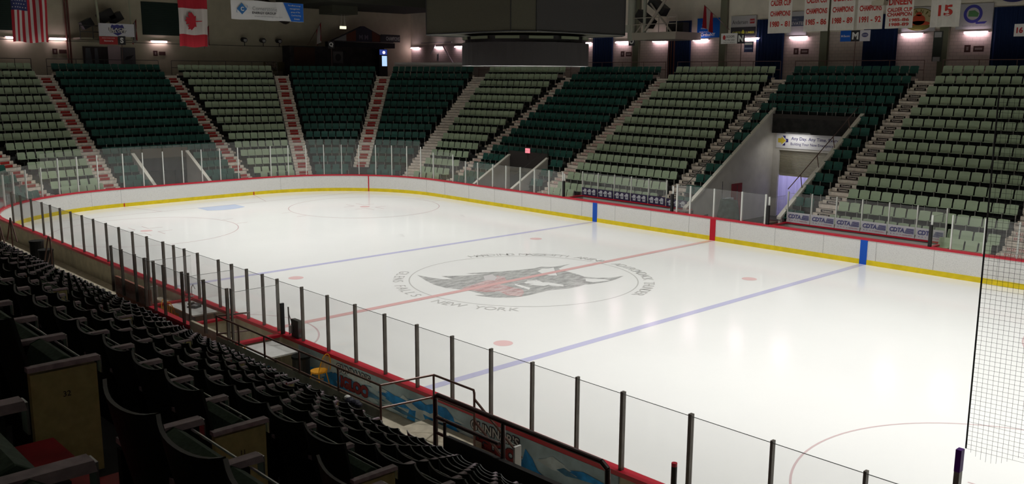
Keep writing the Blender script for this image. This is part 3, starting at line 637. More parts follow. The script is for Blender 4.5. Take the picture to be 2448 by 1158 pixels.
for i in range(6):
    advert_cdta(xs2[i]+.03, xs2[i+1]-.03, 14.6, 1.13, 1.62, f'white panel reading CDTA with blue stripes, {nth(i+1)} from left behind right bench')
    bay((xs2[i], 14.68), (xs2[i+1], 14.68), 1.12, 2.58, 2.52, M_postw, f'clear glass bay behind the right far bench, {nth(i+1)} from left', 'glass bays behind the right far bench', .045, i == 5)
for (x, lb, g_) in ((-10.3, 'left end of the left far bench', 1), (-2.62, 'right end of the left far bench', 1), (2.95, 'left end of the right far bench', 1), (10.5, 'right end of the right far bench', 1)):
    bay((x, 13.12), (x, 14.55), 1.14, 2.45, 2.4, M_postw, 'clear glass side screen at the '+lb, 'glass side screens of the far benches', .03)
    b = MB(); b.box(x-.06, x+.06, 13.0, 13.12, 1.15, 2.05); tag(b.build('padded_post', M_black), 'short black padded post at the '+lb, 'post', 'black padded posts at the far benches')
b = MB(); b.box(2.55, 3.0, 13.2, 13.9, .9, 1.2); tag(b.build('supply_box', mat('box_brown', (.10, .07, .05), .7)), 'small brown box on the rail at the left end of the right bench', 'box')
b = MB(); b.box(-2.55, -2.1, 13.5, 14.2, .8, 1.15); tag(b.build('supply_box', mat('box_grey', (.22, .20, .18), .7)), 'small grey box beside the right end of the left far bench', 'box')

# ------------------------------------------------------------------ concourse walls, ceiling
b = MB(); b.box(-47, 47, 30, 30.3, 7.8, 10.75); tag(b.build('wall_far', M_brick), 'pinkish painted block wall behind the far stands', 'wall', kind='structure')
b = MB(); b.box(-47, 47, 30.02, 30.3, 10.75, 16); tag(b.build('wall_far_upper', M_wall), 'beige upper wall behind the far stands', 'wall', kind='structure')
b = MB(); b.box(-47.3, -47, -32, 30.3, 7.8, 16); tag(b.build('wall_left', mat('olive_plaster', (.50, .46, .34), .85, .1, var=.05, scale=1.5)), 'beige wall behind the far end stand', 'wall', kind='structure')
b = MB(); b.box(-47.3, 47, -32.3, -32, -.3, 16); tag(b.build('wall_near', M_wall), 'wall behind the camera', 'wall', kind='structure')
b = MB(); b.box(47, 47.3, -32.3, 30.3, -.3, 16); tag(b.build('wall_right', M_wall), 'wall at the near end of the arena', 'wall', kind='structure')
b = MB(); b.box(-47.3, 47.3, -32.3, 30.3, 16, 16.3); tag(b.build('ceiling', M_ceil), 'arena ceiling, lightened to bounce light onto the walls', 'ceiling', kind='structure')
b = MB()
for x in range(-42, 46, 9): b.box(x-.15, x+.15, -32, 30, 15.4, 16)
tag(b.build('trim_1', M_duct), 'dark roof beams', 'beams', kind='structure')
b = MB()
for x, w_ in ((-38.2, .5), (-19.05, .55), (-11.4, .5), (-3.9, .5), (3.5, .5), (11, .5)): b.box(x-w_/2, x+w_/2, 29.75, 30, 7.8, 16)
tag(b.build('trim_2', mat('column_olive', (.17, .175, .12), .8)), 'olive painted wall columns', 'columns', kind='structure')
# lamps over the ice
for i, (x, y) in enumerate(LAMPS):
    if i == 0:
        b = MB(); n = 16
        for k in range(n):
            a, c = 2*math.pi*k/n, 2*math.pi*(k+1)/n
            for (r0, z0, r1, z1) in ((.12, .45, .14, .15), (.14, .15, .34, -.12)):
                b.face([(r0*math.cos(a), r0*math.sin(a), z0), (r1*math.cos(a), r1*math.sin(a), z1), (r1*math.cos(c), r1*math.sin(c), z1), (r0*math.cos(c), r0*math.sin(c), z0)])
        b.tube((0, 0, .45), (0, 0, 1.8), .02); lm = b.mesh('high_bay_lamp', [M_fixture])
    o = bpy.data.objects.new('high_bay_lamp', lm); o.location = (x, y, LAMP_Z); COL.objects.link(o)
    tag(o, f'high bay lamp hanging over the ice, row {i//3+1}, lamp {i % 3+1}', 'lamp', 'high bay lamps over the ice')
# fluorescent tubes on the walls, with unseen fill tubes added on the near wall
def tube_light(p, ax, label):
    e = empty('fluorescent_light', p, 0 if ax == 'x' else math.pi/2, label=label, cat='light', group='fluorescent lights on the concourse walls')
    MB().box(-.68, .68, -.02, .10, .03, .10).build('housing', M_fixture, e)
    b = MB(); s = -1 if ax == 'x' else 1
    b.tube((-.60, -.06 if ax == 'x' else -.06, 0), (.60, -.06, 0), .035, 0, 8); b.build('tube', M_tube, e)
for i, x in enumerate((-46.2, -42.6, -39.6, -24.16, -20.43, -16.87, -13.27, -9.2, -5.7, 1.62, 5.19)):
    tube_light((x, 29.86, 10.45), 'x', f'glowing pinkish fluorescent tube on the far wall, {nth(i+1)} from the left')
for i, y in enumerate((-5.0, -2.1, 5.3)):
    tube_light((-46.86, y, 10.38), 'y', f'glowing pinkish fluorescent tube on the far end wall, {nth(i+1)} from the left')
for i in range(14):
    x = -20+i*3.6
    e = empty('fluorescent_light', (x, -31.86, 10.9), math.pi, label=f'unseen twin fluorescent fill light added on the wall behind the near stand, {nth(i+1)} along', cat='light', group='added fluorescent fill lights on the near wall')
    MB().box(-.68, .68, -.02, .10, .03, .10).build('housing', M_fixture, e); MB().tube((-.60, -.06, 0), (.60, -.06, 0), .05, 0, 8).build('tube', M_tube_fill, e); MB().tube((-.60, .06, -.05), (.60, .06, -.05), .05, 0, 8).build('tube', M_tube_fill, e)
# curtained doorways: corrugated navy curtains
def curtain(x0, x1, z1, label, axis='x', m=None):
    b = MB(); n = int((x1-x0)*16)
    for k in range(n):
        a = x0+(x1-x0)*k/n; c = x0+(x1-x0)*(k+1)/n; d0 = .03*math.sin(k*1.6); d1 = .03*math.sin((k+1)*1.6)
        b.face([(a, 29.86+d0, 7.8), (c, 29.86+d1, 7.8), (c, 29.86+d1, z1), (a, 29.86+d0, z1)])
    tag(b.build('door_curtain', m or M_navy), label, 'curtain', 'navy curtains over the concourse doorways')
for i, (a, c, z) in enumerate(((-23.4, -21.35, 11.9), (-16.1, -14.1, 11.85), (-8.8, -6.75, 11.7), (-1.35, .78, 11.7), (6.05, 8.4, 11.8))):
    curtain(a, c, z, f'tall dark navy pleated curtain on the far wall, {nth(i+1)} from the left')
# small notice pairs
def notice(p, ax, label, m=None):
    b = MB(); b.box(-.17, .17, 0, .02, -.2, .2, 0); b.box(-.06, .06, -.004, 0, -.1, .1, 1)
    o = b.build('wall_notice', [m or mat('notice_brown', (.07, .03, .025), .6), mat('notice_mark', (.25, .2, .18), .6)]); o.location = p; o.rotation_euler = (0, 0, ax); tag(o, label, 'notice', 'small brown notices on the concourse walls')
for x, t in ((-5.85, 'left of sign M'), (4.8, 'right of sign M'), (-20.4, 'left of sign O')):
    notice((x, 29.9, 9.6), 0, f'small square brown notice on the wall {t}')
    b = MB(); b.box(x+.32, x+.88, 29.9, 29.92, 9.42, 9.74, 0); b.box(x+.4, x+.8, 29.896, 29.9, 9.52, 9.64, 1)
    tag(b.build('wall_notice', [MATS['notice_brown'], MATS['notice_mark']]), f'oblong brown notice beside the square one on the wall {t}', 'notice', 'small brown notices on the concourse walls')
for y, t in ((-2.4, 'left of sign S'), (5.0, 'right of sign S')):
    notice((-46.95, y, 9.5), math.pi/2, f'small square brown notice on the end wall {t}')
    b = MB(); b.box(-46.97, -46.95, y+.28, y+.8, 9.36, 9.64); tag(b.build('wall_notice', [MATS['notice_brown']]), f'oblong brown notice on the end wall {t}', 'notice', 'small brown notices on the concourse walls')

# ------------------------------------------------------------------ wall adverts on the far wall
def sign_far(name, x0, x1, z0, z1, label, mats, fn, y=29.88, cat='sign', grp=None):
    b = MB(); b.box(x0, x1, y, y+.05, z0, z1, 0); fn(b, (x0+x1)/2, (z0+z1)/2, x1-x0, z1-z0, y); return tag(b.build(name, mats), label, cat, grp)
M_cyan = mat('sign_blue', (.0, .10, .50), .5); M_ink = mat('sign_ink', (.03, .03, .035), .5); M_cr = mat('sign_crimson', (.40, .03, .03), .5); M_wsg = mat('sign_silver', (.42, .42, .42), .5); M_lime = mat('sign_lime', (.50, .50, .05), .5)
def f1(b, cx, cz, W, H, y):
    for s, dz, h in (('Congratulations', .08, .13), ('Orthopaedic Clinic', -.1, .13), ('Serving North Country', -.28, .13)): text(b, s, (cx-.1*W, y, cz+dz*H+.1), R_, U_, .11, None, 1, .005, wmax=.70*W)
    text(b, 'OrthoNY', (cx-.02*W, y, cz-.34*H), R_, U_, .22, None, 1, .02, wmax=.8*W)
sign_far('wall_advert', -13.62, -11.7, 10.62, 11.95, 'bright blue advert with white lettering and a flag in front, left of sign N', [M_cyan, M_white], f1, cat='advert')
def f2(b, cx, cz, W, H, y):
    text(b, 'Andersen', (cx-.14*W, y, cz+.2*H), R_, U_, .26, .62*W, 1, 0)
    b.face([(cx+.26*W, y-.004, cz+.12*H), (cx+.44*W, y-.004, cz+.12*H), (cx+.44*W, y-.004, cz+.34*H), (cx+.26*W, y-.004, cz+.34*H)], 2); text(b, 'AW', (cx+.35*W, y-.004, cz+.23*H), R_, U_, .14, None, 0, .02)
    b.face([(cx-.5*W, y-.003, cz-.48*H), (cx+.5*W, y-.003, cz-.48*H), (cx+.5*W, y-.003, cz-.04*H), (cx-.5*W, y-.003, cz-.04*H)], 1)
    text(b, 'CURTIS', (cx-.26*W, y-.003, cz-.30*H), R_, U_, .14, .34*W, 3, .02); text(b, 'LUMBER', (cx+.28*W, y-.003, cz-.30*H), R_, U_, .14, .34*W, 3, .02)
    b.face([(cx-.06*W, y-.006, cz-.38*H), (cx+.06*W, y-.006, cz-.38*H), (cx+.06*W, y-.006, cz-.26*H), (cx, y-.006, cz-.16*H), (cx-.06*W, y-.006, cz-.26*H)], 3)
sign_far('wall_advert', -10.85, -8.9, 10.62, 12.0, 'advert with Andersen over a black strip with yellow lettering, above sign N', [M_wsg, M_ink, M_cr, M_lime], f2, cat='advert')
def f3(b, cx, cz, W, H, y):
    b.face([(cx-.5*W, y-.003, cz-.12*H), (cx+.5*W, y-.003, cz-.12*H), (cx+.5*W, y-.003, cz+.30*H), (cx-.5*W, y-.003, cz+.30*H)], 1)
    text(b, 'FAMILY', (cx-.1*W, y-.003, cz+.17*H), R_, U_, .12, None, 2, .01); text(b, 'ELEVATED', (cx, y-.003, cz+.0*H), R_, U_, .2, .9*W, 0, .02)
    b.face([(cx-.32*W+.07*math.cos(a*.785), y-.004, cz-.3*H+.07*math.sin(a*.785)) for a in range(8)], 1)
sign_far('wall_advert', -6.6, -5.2, 10.62, 12.1, 'grey advert with a slate band reading ELEVATED between two champion banners', [M_wsg, mat('sign_slate', (.07, .09, .14), .5), mat('sign_mid', (.2, .2, .25), .5)], f3, cat='advert')
def f4(b, cx, cz, W, H, y):
    def ell(rx, rz, m, d, cx_=cx, cz_=cz): b.face([(cx_+rx*math.cos(2*math.pi*k/32), y-d, cz_+rz*math.sin(2*math.pi*k/32)) for k in range(32)], m)
    ell(.49*W, .47*H, 1, .003); ell(.46*W, .44*H, 2, .004)
    for i, ch in enumerate("JEAN'S"):
        a = math.radians(155-i*26); text(b, ch, (cx+.37*W*math.cos(a), y-.004, cz+.33*H*math.sin(a)), (math.sin(a), 0, -math.cos(a)), (math.cos(a), 0, math.sin(a)), .2, None, 1, .02)
    ell(.20*W, .22*H, 3, .006, cx, cz-.02*H); ell(.34*W, .12*H, 3, .006, cx, cz-.18*H); ell(.09*W, .09*H, 3, .006, cx, cz+.22*H)
    b.face([(cx-.40*W, y-.007, cz-.24*H), (cx+.40*W, y-.007, cz-.24*H), (cx+.22*W, y-.007, cz-.42*H), (cx-.22*W, y-.007, cz-.42*H)], 1)
sign_far('wall_advert', .95, 2.9, 10.62, 12.0, 'oval advert with a red figure on cream and olive between two hanging banners', [M_wsg, mat('sign_olive', (.13, .12, .02), .5), mat('sign_sand', (.42, .36, .18), .5), mat('sign_rust', (.42, .06, .02), .5)], f4, cat='advert')
def f5(b, cx, cz, W, H, y):
    def ringq(rx, rz, tx, m, cx_=cx, cz_=cz, d=.004):
        for k in range(36):
            a, c = 2*math.pi*k/36, 2*math.pi*(k+1)/36
            b.face([(cx_+rx*math.cos(a), y-d, cz_+rz*math.sin(a)), (cx_+rx*tx*math.cos(a), y-d, cz_+rz*tx*math.sin(a)), (cx_+rx*tx*math.cos(c), y-d, cz_+rz*tx*math.sin(c)), (cx_+rx*math.cos(c), y-d, cz_+rz*math.sin(c))], m)
    ringq(.26*W, .36*H, .68, 1, cx-.04*W, cz+.1*H)
    b.face([(cx+.02*W, y-.005, cz-.10*H), (cx+.12*W, y-.005, cz-.22*H), (cx+.36*W, y-.005, cz-.20*H), (cx+.30*W, y-.005, cz-.29*H), (cx+.06*W, y-.005, cz-.30*H)], 1)
    b.face([(cx-.17*W, y-.003, cz+.0*H), (cx+.10*W, y-.003, cz-.02*H), (cx+.12*W, y-.003, cz+.12*H), (cx-.0*W, y-.003, cz+.24*H), (cx-.16*W, y-.003, cz+.22*H)], 2)
    text(b, 'Town of Queensbury', (cx, y, cz-.37*H), R_, U_, .09, .66*W, 3, 0)
sign_far('wall_advert', 4.05, 6.0, 10.66, 12.05, 'silver advert with a large blue and green letter Q', [M_wsg, mat('q_blue', (.05, .05, .30), .5), mat('q_green', (.08, .22, .08), .5), mat('q_grey', (.18, .18, .22), .5)], f5, cat='advert')
b = MB(); b.face([(7.0+.8*math.cos(2*math.pi*k/32), 29.9, 12.45+.42*math.sin(2*math.pi*k/32)) for k in range(32)], 0); b.face([(7.0+.66*math.cos(2*math.pi*k/32), 29.895, 12.45+.3*math.sin(2*math.pi*k/32)) for k in range(32)], 1)
tag(b.build('wall_advert', [mat('oval_navy', (.03, .03, .14), .5), M_wsg]), 'dark blue oval sign high on the far wall at the right', 'advert')
# hanging champion banners
M_ban = mat('banner_cloth', (.66, .64, .58), .8, .1, var=.04, scale=3); M_banr = mat('banner_red', (.46, .04, .03), .8)
def hang(x0, x1, z0, z1, lines, label, y=24.0):
    e = empty('championship_banner', label=label, cat='banner', group='white hanging banners with red lettering')
    b = MB(); n = 12; W = x1-x0
    def yy(u): return y+.05*math.sin(u*9)
    for i in range(n):
        u0, u1 = i/n, (i+1)/n
        b.hexa([(x0+W*u0, yy(u0), z0), (x0+W*u1, yy(u1), z0), (x0+W*u1, yy(u1)+.01, z0), (x0+W*u0, yy(u0)+.01, z0), (x0+W*u0, yy(u0), z1), (x0+W*u1, yy(u1), z1), (x0+W*u1, yy(u1)+.01, z1), (x0+W*u0, yy(u0)+.01, z1)])
    b.build('cloth', M_ban, e)
    cx = (x0+x1)/2
    for s, z, h, wd in lines:
        b = MB()
        V, F, W_, H_ = glyph(s, .035); kx = wd*W/W_; kz = h/H_
        P = []
        for (x, yv, q) in V:
            X = cx+(x-W_/2)*kx; u = (X-x0)/W; P.append((X, yy(u)-.012, z+(yv-H_/2)*kz))
        b.add(P, F); b.build('lettering', M_banr, e)
    b = MB(); b.tube((x0-.05, y, z1), (x1+.05, y, z1), .03); b.build('top_bar', M_pipeg, e)
for i, (x0, x1, z0, s) in enumerate(((-4.36, -2.85, 10.48, '1980 - 81'), (-2.06, -.57, 10.52, '1985 - 86'), (-.44, .96, 10.54, '1988 - 89'), (1.13, 2.56, 10.54, '1991 - 92'))):
    hang(x0, x1, z0, z0+3., [(s, z0+.52, .33, .84), ('CHAMPIONS', z0+1.12, .30, .86), ('CALDER CUP', z0+1.72, .32, .86), ('RED WINGS', z0+2.4, .32, .8)], f'white banner reading Calder Cup Champions {s.replace(" ", "")} in red')
hang(2.72, 4.18, 10.54, 13.6, [('1988-89', 10.74, .17, .72), ('1985-86', 10.98, .17, .72), ('CHAMPION', 11.26, .21, .9), ('CALDER CUP', 11.5, .21, .9), ('DINEEN', 11.92, .36, .84), ('BILL', 12.4, .36, .5)], 'white banner reading Bill Dineen Calder Cup Champion in red')
hang(5.09, 6.55, 10.53, 13.6, [('15', 11.35, .55, .5), ('MERKOSKY', 12.2, .30, .86)], 'white banner with a large red number 15')
# section letter signs on poles
def letter_sign(p, ang, L, label, wd=.52, h=.62, extra=None, pole=True):
    e = empty('section_sign', p, ang, label=label, cat='sign', group='section letter signs')
    b = MB(); b.box(-wd/2, wd/2, 0, .05, 0, h, 0); text(b, L, (0, 0, h/2), R_, U_, h*.66, None, 1, .05); b.build('letter_panel', [M_ink, M_white], e)
    if pole: MB().tube((0, .06, -2.2), (0, .06, h), .025).build('pole', M_pipe, e)
    if extra:
        for (x0, x1, z0, z1, mats, fn) in extra:
            b = MB(); b.box(x0, x1, 0, .04, z0, z1, 0); fn(b, (x0+x1)/2, (z0+z1)/2, x1-x0, z1-z0); o = b.build('advert_panel', mats, e)
    return e
def fe1(b, cx, cz, W, H):
    b.face([(cx-.30*W+.11*math.cos(a*.63), -.004, cz+.1*H+.15*math.sin(a*.63)) for a in range(10)], 1); text(b, 'SCOOPS', (cx+.08*W, 0, cz+.18*H), R_, U_, .14, .5*W, 2, .02); text(b, 'on the Lake', (cx+.04*W, 0, cz-.12*H), R_, U_, .12, None, 2, .0, wmax=.6*W)
    text(b, 'OPEN ALL SEASON', (cx, 0, cz-.38*H), R_, U_, .05, .7*W, 2, 0)
letter_sign((-7.93, 26.7, 10.05), 0, 'N', 'black sign with white letter N and a white advert on its left', extra=[(-1.5, -.28, 0, .66, [M_white, M_cr, M_ink], fe1)])
def fe2(b, cx, cz, W, H): text(b, 'M Electric', (cx, 0, cz), R_, U_, .12, .8*W, 1, .01)
def fe3(b, cx, cz, W, H):
    b.face([(cx+.2*math.cos(a*.39), -.004, cz+.04+.13*math.sin(a*.39)) for a in range(16)], 1); text(b, 'EXCHANGE', (cx, -.005, cz+.04), R_, U_, .06, .3, 0, .01)
letter_sign((-.27, 26.7, 10.02), 0, 'M', 'black sign with white letter M between blue and white advert panels', extra=[(-.92, -.27, 0, .62, [M_cyan, M_white], fe2), (.28, .88, 0, .62, [M_adw, mat('round_navy', (.08, .09, .2), .5)], fe3)])
letter_sign((-16.9, 26.7, 10.08), 0, 'O', 'black sign with white letter O under the camera platform')
def fe4(b, cx, cz, W, H): text(b, '16', (cx-.1*W, 0, cz), R_, U_, .3, None, 1, .05)
letter_sign((9.2, 26.7, 10.08), 0, 'L', 'white sign with red lettering at the right edge beside letter L', extra=[(-.95, -.28, 0, .62, [M_white, M_cr], fe4)])
letter_sign((-44.3, 1.47, 10.02), math.pi/2, 'S', 'black sign with white letter S beside a red panel', extra=[(-1.6, -.3, 0, .56, [M_cr, M_white], lambda b, cx, cz, W, H: (text(b, 'Stewarts', (cx, 0, cz-.02), R_, U_, .12, .5*W, 1, .01), text(b, 'MAKE YOUR OWN', (cx, 0, cz+.17), R_, U_, .06, .7*W, 1, .0)))])
letter_sign((-42.5, 18.2, 10.1), math.radians(45), 'Q', 'dark sign with tilted white letter Q in the far corner')
# ------------------------------------------------------------------ end wall things
Ry = (0, 1, 0)
b = MB(); b.box(-44.35, -44.3, -.12, 2.43, 10.6, 11.52, 0)
P = [(1.2+.48*a, 11.06+.40*c) for a, c in ((-1, .55), (-.8, 1), (-.45, .85), (0, 1), (.45, .85), (.8, 1), (1, .55), (.85, 0), (.95, -.3), (.5, -.7), (0, -1), (-.5, -.7), (-.95, -.3), (-.85, 0))]
b.face([(-44.295, y, z) for y, z in P], 1)
for s, z in (('BLACK', 11.13), ('VELVET', 10.95)):
    text(b, s, (-44.292, 1.2, z), Ry, U_, .20, 1.28, 2, .10); text(b, s, (-44.285, 1.2, z), Ry, U_, .18, 1.2, 3, .02)
tag(b.build('wall_advert', [M_adw, mat('shield_navy', (.05, .05, .22), .5), M_ink, M_white]), 'white sign with a blue shield reading Black Velvet above sign S', 'advert')
b = MB(); b.box(-46.98, -46.9, 4.1, 7.3, 10.9, 13.4); 
for k in range(18): b.box(-46.9, -46.86, 4.1, 7.3, 10.92+k*.138, 10.98+k*.138)
tag(b.build('louvre_panel', mat('louvre_green', (.012, .03, .022), .6)), 'dark green louvred panel on the end wall beside the maple leaf flag', 'panel')
b = MB(); b.box(-46.98, -46.9, -9, -5.1, 10.9, 13.4)
for k in range(18): b.box(-46.9, -46.86, -9, -5.1, 10.92+k*.138, 10.98+k*.138)
tag(b.build('louvre_panel', MATS['louvre_green']), 'dark green louvred panel on the end wall behind the striped flag', 'panel')
b = MB(); b.box(-46.98, -46.92, 1.35, 2.3, 7.8, 10.0); tag(b.build('door_1', mat('door_pale', (.55, .42, .45), .7)), 'pale pink door on the end wall below sign S', 'door', kind='structure')
b = MB(); b.box(-46.98, -46.9, -.45, 1.35, 7.8, 9.9, 0)
for k, (y0, y1) in enumerate(((-.4, .25), (.3, .7))): b.face([(-46.89, y0, 8), (-46.89, y1, 8), (-46.89, (y0*.3+y1*.7), 9.8), (-46.89, (y0*.8+y1*.2), 9.8)], 1)
tag(b.build('wall_poster', [mat('poster_dark', (.05, .04, .04), .7), mat('poster_grey', (.14, .15, .17), .7)]), 'dark poster with pale figures left of the pale door', 'poster')
b = MB(); b.box(-46.98, -46.9, 2.3, 3.4, 7.8, 9.9, 0); b.face([(-46.89, 2.5, 8.9), (-46.89, 2.7, 9.2), (-46.89, 3.3, 9.35), (-46.89, 3.0, 9.05)], 1)
tag(b.build('wall_poster', [mat('poster_grey2', (.12, .12, .13), .7), M_ink]), 'grey poster right of the pale door', 'poster')
# equipment platform above sign S
e = empty('camera_platform', (-45, 0, 0), label='wall platform with dark speaker gear and pale poles above the Black Velvet sign', cat='platform')
b = MB(); b.box(-1.9, 0, -1.2, 2.6, 10.35, 10.5); b.build('deck', mat('platform_grey', (.25, .23, .16), .8), e)
b = MB(); b.tube((0, .2, 10.4), (0, -.05, 16), .09); b.build('pole', mat('pole_cream', (.40, .42, .30), .6), e)
b = MB(); b.tube((0, 2.5, 10.5), (0, 2.4, 16), .06); b.build('pole', MATS['pole_cream'], e)
for (y, z, s) in ((.9, 12.1, .55), (1.6, 12.0, .45), (-.5, 11.5, .4)):
    T = Matrix.Translation((-.6, y, z)) @ Matrix.Rotation(.5, 4, 'X'); b = MB(); b.box(-.3, .3, -s, s, -s*.7, s*.7, 0, T); b.build('speaker', M_black, e)
b = MB(); b.path([(0, -1.2, 11.35), (0, 2.6, 11.35)], .03); b.path([(0, -1.2, 10.9), (0, 2.6, 10.9)], .03)
for y in (-1.2, -.3, 2.6): b.tube((0, y, 10.4), (0, y, 11.35), .03)
b.build('guard_rail', M_pipeg, e)
b = MB()
for i, y in enumerate((-1.55, -1.35)): b.tube((-46.8, y, 7.8), (-46.8, y, 16), .07)
tag(b.build('wall_pipes', mat('pipe_rust', (.16, .06, .045), .6)), 'pair of rust brown pipes up the end wall right of the striped flag', 'pipe')

# flags
def flag(corners_y, zt, zb, x, mats, fn, label, nu=26, nv=30, name='hanging_flag'):
    y0, y1 = corners_y; b = MB()
    def P(u, v): return (x+.10*math.sin(u*8+v*2)+.05*math.sin(u*17), y0+(y1-y0)*u+.02*math.sin(v*5), zt+(zb-zt)*v+.04*math.sin(u*9)*v)
    for i in range(nu):
        for j in range(nv):
            u0, u1, v0, v1 = i/nu, (i+1)/nu, j/nv, (j+1)/nv
            b.face([P(u0, v0), P(u0, v1), P(u1, v1), P(u1, v0)], fn((u0+u1)/2, (v0+v1)/2))
    fn2 = getattr(fn, 'extra', None)
    if fn2: fn2(b, P)
    b.tube((x, y0-.1, zt+.03), (x, y1+.1, zt+.03), .03, 3)
    return tag(b.build(name, mats), label, 'flag')
M_fr = mat('flag_red', (.26, .008, .016), .8); M_fw = mat('flag_white', (.36, .33, .31), .8); M_fb = mat('flag_blue', (.02, .025, .09), .8)
def us(u, v):
    if u < .46 and v < .49: return 2
    return 0 if int(u*13) % 2 == 0 else 1
def us_s(b, P):
    for i in range(6):
        for j in range(9):
            u, v = .035+.075*i+(.037 if j % 2 else 0), .03+.053*j
            if u > .44: continue
            c = P(u, v); r = .04
            b.face([(c[0]+.02, c[1]+r*(1 if k % 2 == 0 else .45)*math.cos(k*math.pi/5), c[2]+r*(1 if k % 2 == 0 else .45)*math.sin(k*math.pi/5)) for k in range(10)], 1)
us.extra = us_s
flag((-9.75, -7.9), 13.0, 9.62, -30., [M_fr, M_fw, M_fb, M_pipeg], us, 'large red and white striped flag with stars hanging vertically at the far left', 26, 40)
def ca(u, v): return 0 if v < .25 or v > .75 else 1
LEAF = [(0, 1), (.15, .72), (.36, .82), (.30, .38), (.52, .62), (.60, .48), (.86, .54), (.78, .32), (.90, .22), (.50, -.12), (.56, -.28), (.06, -.22), (.04, -.75), (-.04, -.75), (-.06, -.22), (-.56, -.28), (-.50, -.12), (-.90, .22), (-.78, .32), (-.86, .54), (-.60, .48), (-.52, .62), (-.30, .38), (-.36, .82), (-.15, .72)]
def ca_l(b, P):
    base = [P(.5+.34*y_*-1, .49+x_*.2) for x_, y_ in LEAF]
    c = P(.5, .49); b.v_ = 0
    i = len(b.v); pts_ = [(p[0]+.14, p[1], p[2]) for p in base]
    # the leaf points towards -y (flag hangs on its side)
    b.face(pts_, 0)
ca.extra = ca_l
flag((-.45, 1.42), 12.64, 9.6, -30., [M_fr, M_fw, M_fb, M_pipeg], ca, 'large red and white maple leaf flag hanging on its side over the far goal', 14, 33)
# Cornerstone banner
b = MB(); X = -30.; n = 20
def PB(y, z): return (X+.05*math.sin(y*1.7), y, z+.02*math.sin(y*3))
for i in range(n):
    y0 = 3.05+5.15*i/n; y1 = 3.05+5.15*(i+1)/n
    b.face([PB(y0, 11.4), PB(y1, 11.4), PB(y1, 12.6), PB(y0, 12.6)], 0)
b.face([(X+.07, 7.25, 11.41), (X+.07, 8.18, 11.41), (X+.07, 8.18, 12.59), (X+.07, 6.7, 12.59)], 1)
b.face([(X+.07, 3.4, 12.05), (X+.07, 3.75, 11.7), (X+.07, 4.1, 12.05), (X+.07, 3.75, 12.42)], 2); text(b, 'C', (X+.08, 3.77, 12.05), Ry, U_, .26, None, 0, .04)
for a in range(24):
    t0, t1 = a*math.pi/12, (a+1)*math.pi/12
    def EL(t, s): return (X+.085, 3.75+.46*s*math.cos(t)*.8-.12*math.sin(t), 12.05+.12*s*math.sin(t)+.22*math.cos(t))
    b.face([EL(t0, 1), EL(t1, 1), EL(t1, .92), EL(t0, .92)], 2)
text(b, 'Cornerstone', (X+.07, 5.35, 12.12), Ry, U_, .24, 1.75, 3, 0); text(b, 'ENERGY GROUP', (X+.07, 5.3, 11.85), Ry, U_, .15, 1.7, 4, .02)
text(b, 'www.cornerstonegroup.com', (X+.07, 5.6, 11.62), Ry, U_, .11, 2.0, 3, 0)
for i, s in enumerate(('The official energy', 'management', 'group of The', 'Cool Insuring', 'Arena')): text(b, s, (X+.08, 7.5+.04*i, 12.42-.21*i), Ry, U_, .12, None, 0, .01, wmax=.95)
tag(b.build('banner', [mat('cb_white', (.52, .52, .52), .7), mat('cb_blue', (.01, .10, .42), .7), mat('cb_mid', (.03, .13, .32), .7), mat('cb_grey', (.22, .22, .23), .7), M_ink]), 'white and blue banner reading Cornerstone Energy Group hanging high at the end', 'banner')
# small wall flags on slanted poles
def pole_flag(p, q, side, label):
    e = empty('pole_flag', label=label, cat='flag'); MB().tube(p, q, .02).build('pole', M_pipe, e); p = Vector(p); q = Vector(q); b = MB(); n = 8
    for i in range(n):
        u0, u1 = i/n, (i+1)/n; A = p.lerp(q, u0*.34); B_ = p.lerp(q, u1*.34); L0, L1 = 1.5-.2*u0, 1.5-.2*u1
        s = Vector(side); m = 0 if i < 2 or i > 5 else 1
        b.face([A, B_, B_+Vector((0, 0, -L1))+s*.5*math.sin(i), A+Vector((0, 0, -L0))+s*.5*math.sin(i-1)], m)
    b.build('cloth', [M_fr, M_fw], e)
pole_flag((-12.2, 28.6, 12.75), (-10.9, 29.8, 11.1), (.15, .1, 0), 'red and white flag on a slanted pole in front of the blue advert')
pole_flag((-45., 2.9, 11.95), (-46.98, 2.5, 10.3), (.1, .2, 0), 'limp red flag on a slanted pole right of the Black Velvet sign')
pole_flag((-45., 8.6, 11.7), (-46.98, 8.0, 10.3), (.1, .2, 0), 'limp red and white flag on a pole right of the maple leaf flag')
pole_flag((-44., 18.2, 12.3), (-45.8, 17.9, 10.4), (.1, .2, 0), 'limp dark red flag on a pole left of sign Q')
# floods on a wire
for i, (y) in enumerate((12.2, 13.9, 15.4)):
    e = empty('stage_light', (-46.2, y, 10.6), label=f'round dark stage light on the end wall, {nth(i+1)} from the left of three', cat='light', group='round stage lights on the end wall')
    MB().tube((-.3, 0, .15), (.15, 0, .1), .2, 0, 12).build('housing', M_black, e); MB().tube((.151, 0, .1), (.16, 0, .1), .15, 0, 12).build('lens', M_wsg, e); MB().tube((0, 0, -.35), (0, 0, 0), .03).build('bracket', M_black, e)
b = MB(); b.tube((-46.4, -30, 10.25), (-46.4, 19, 10.25), .02); tag(b.build('cable', M_black), 'thin dark cable running along the end wall', 'cable')
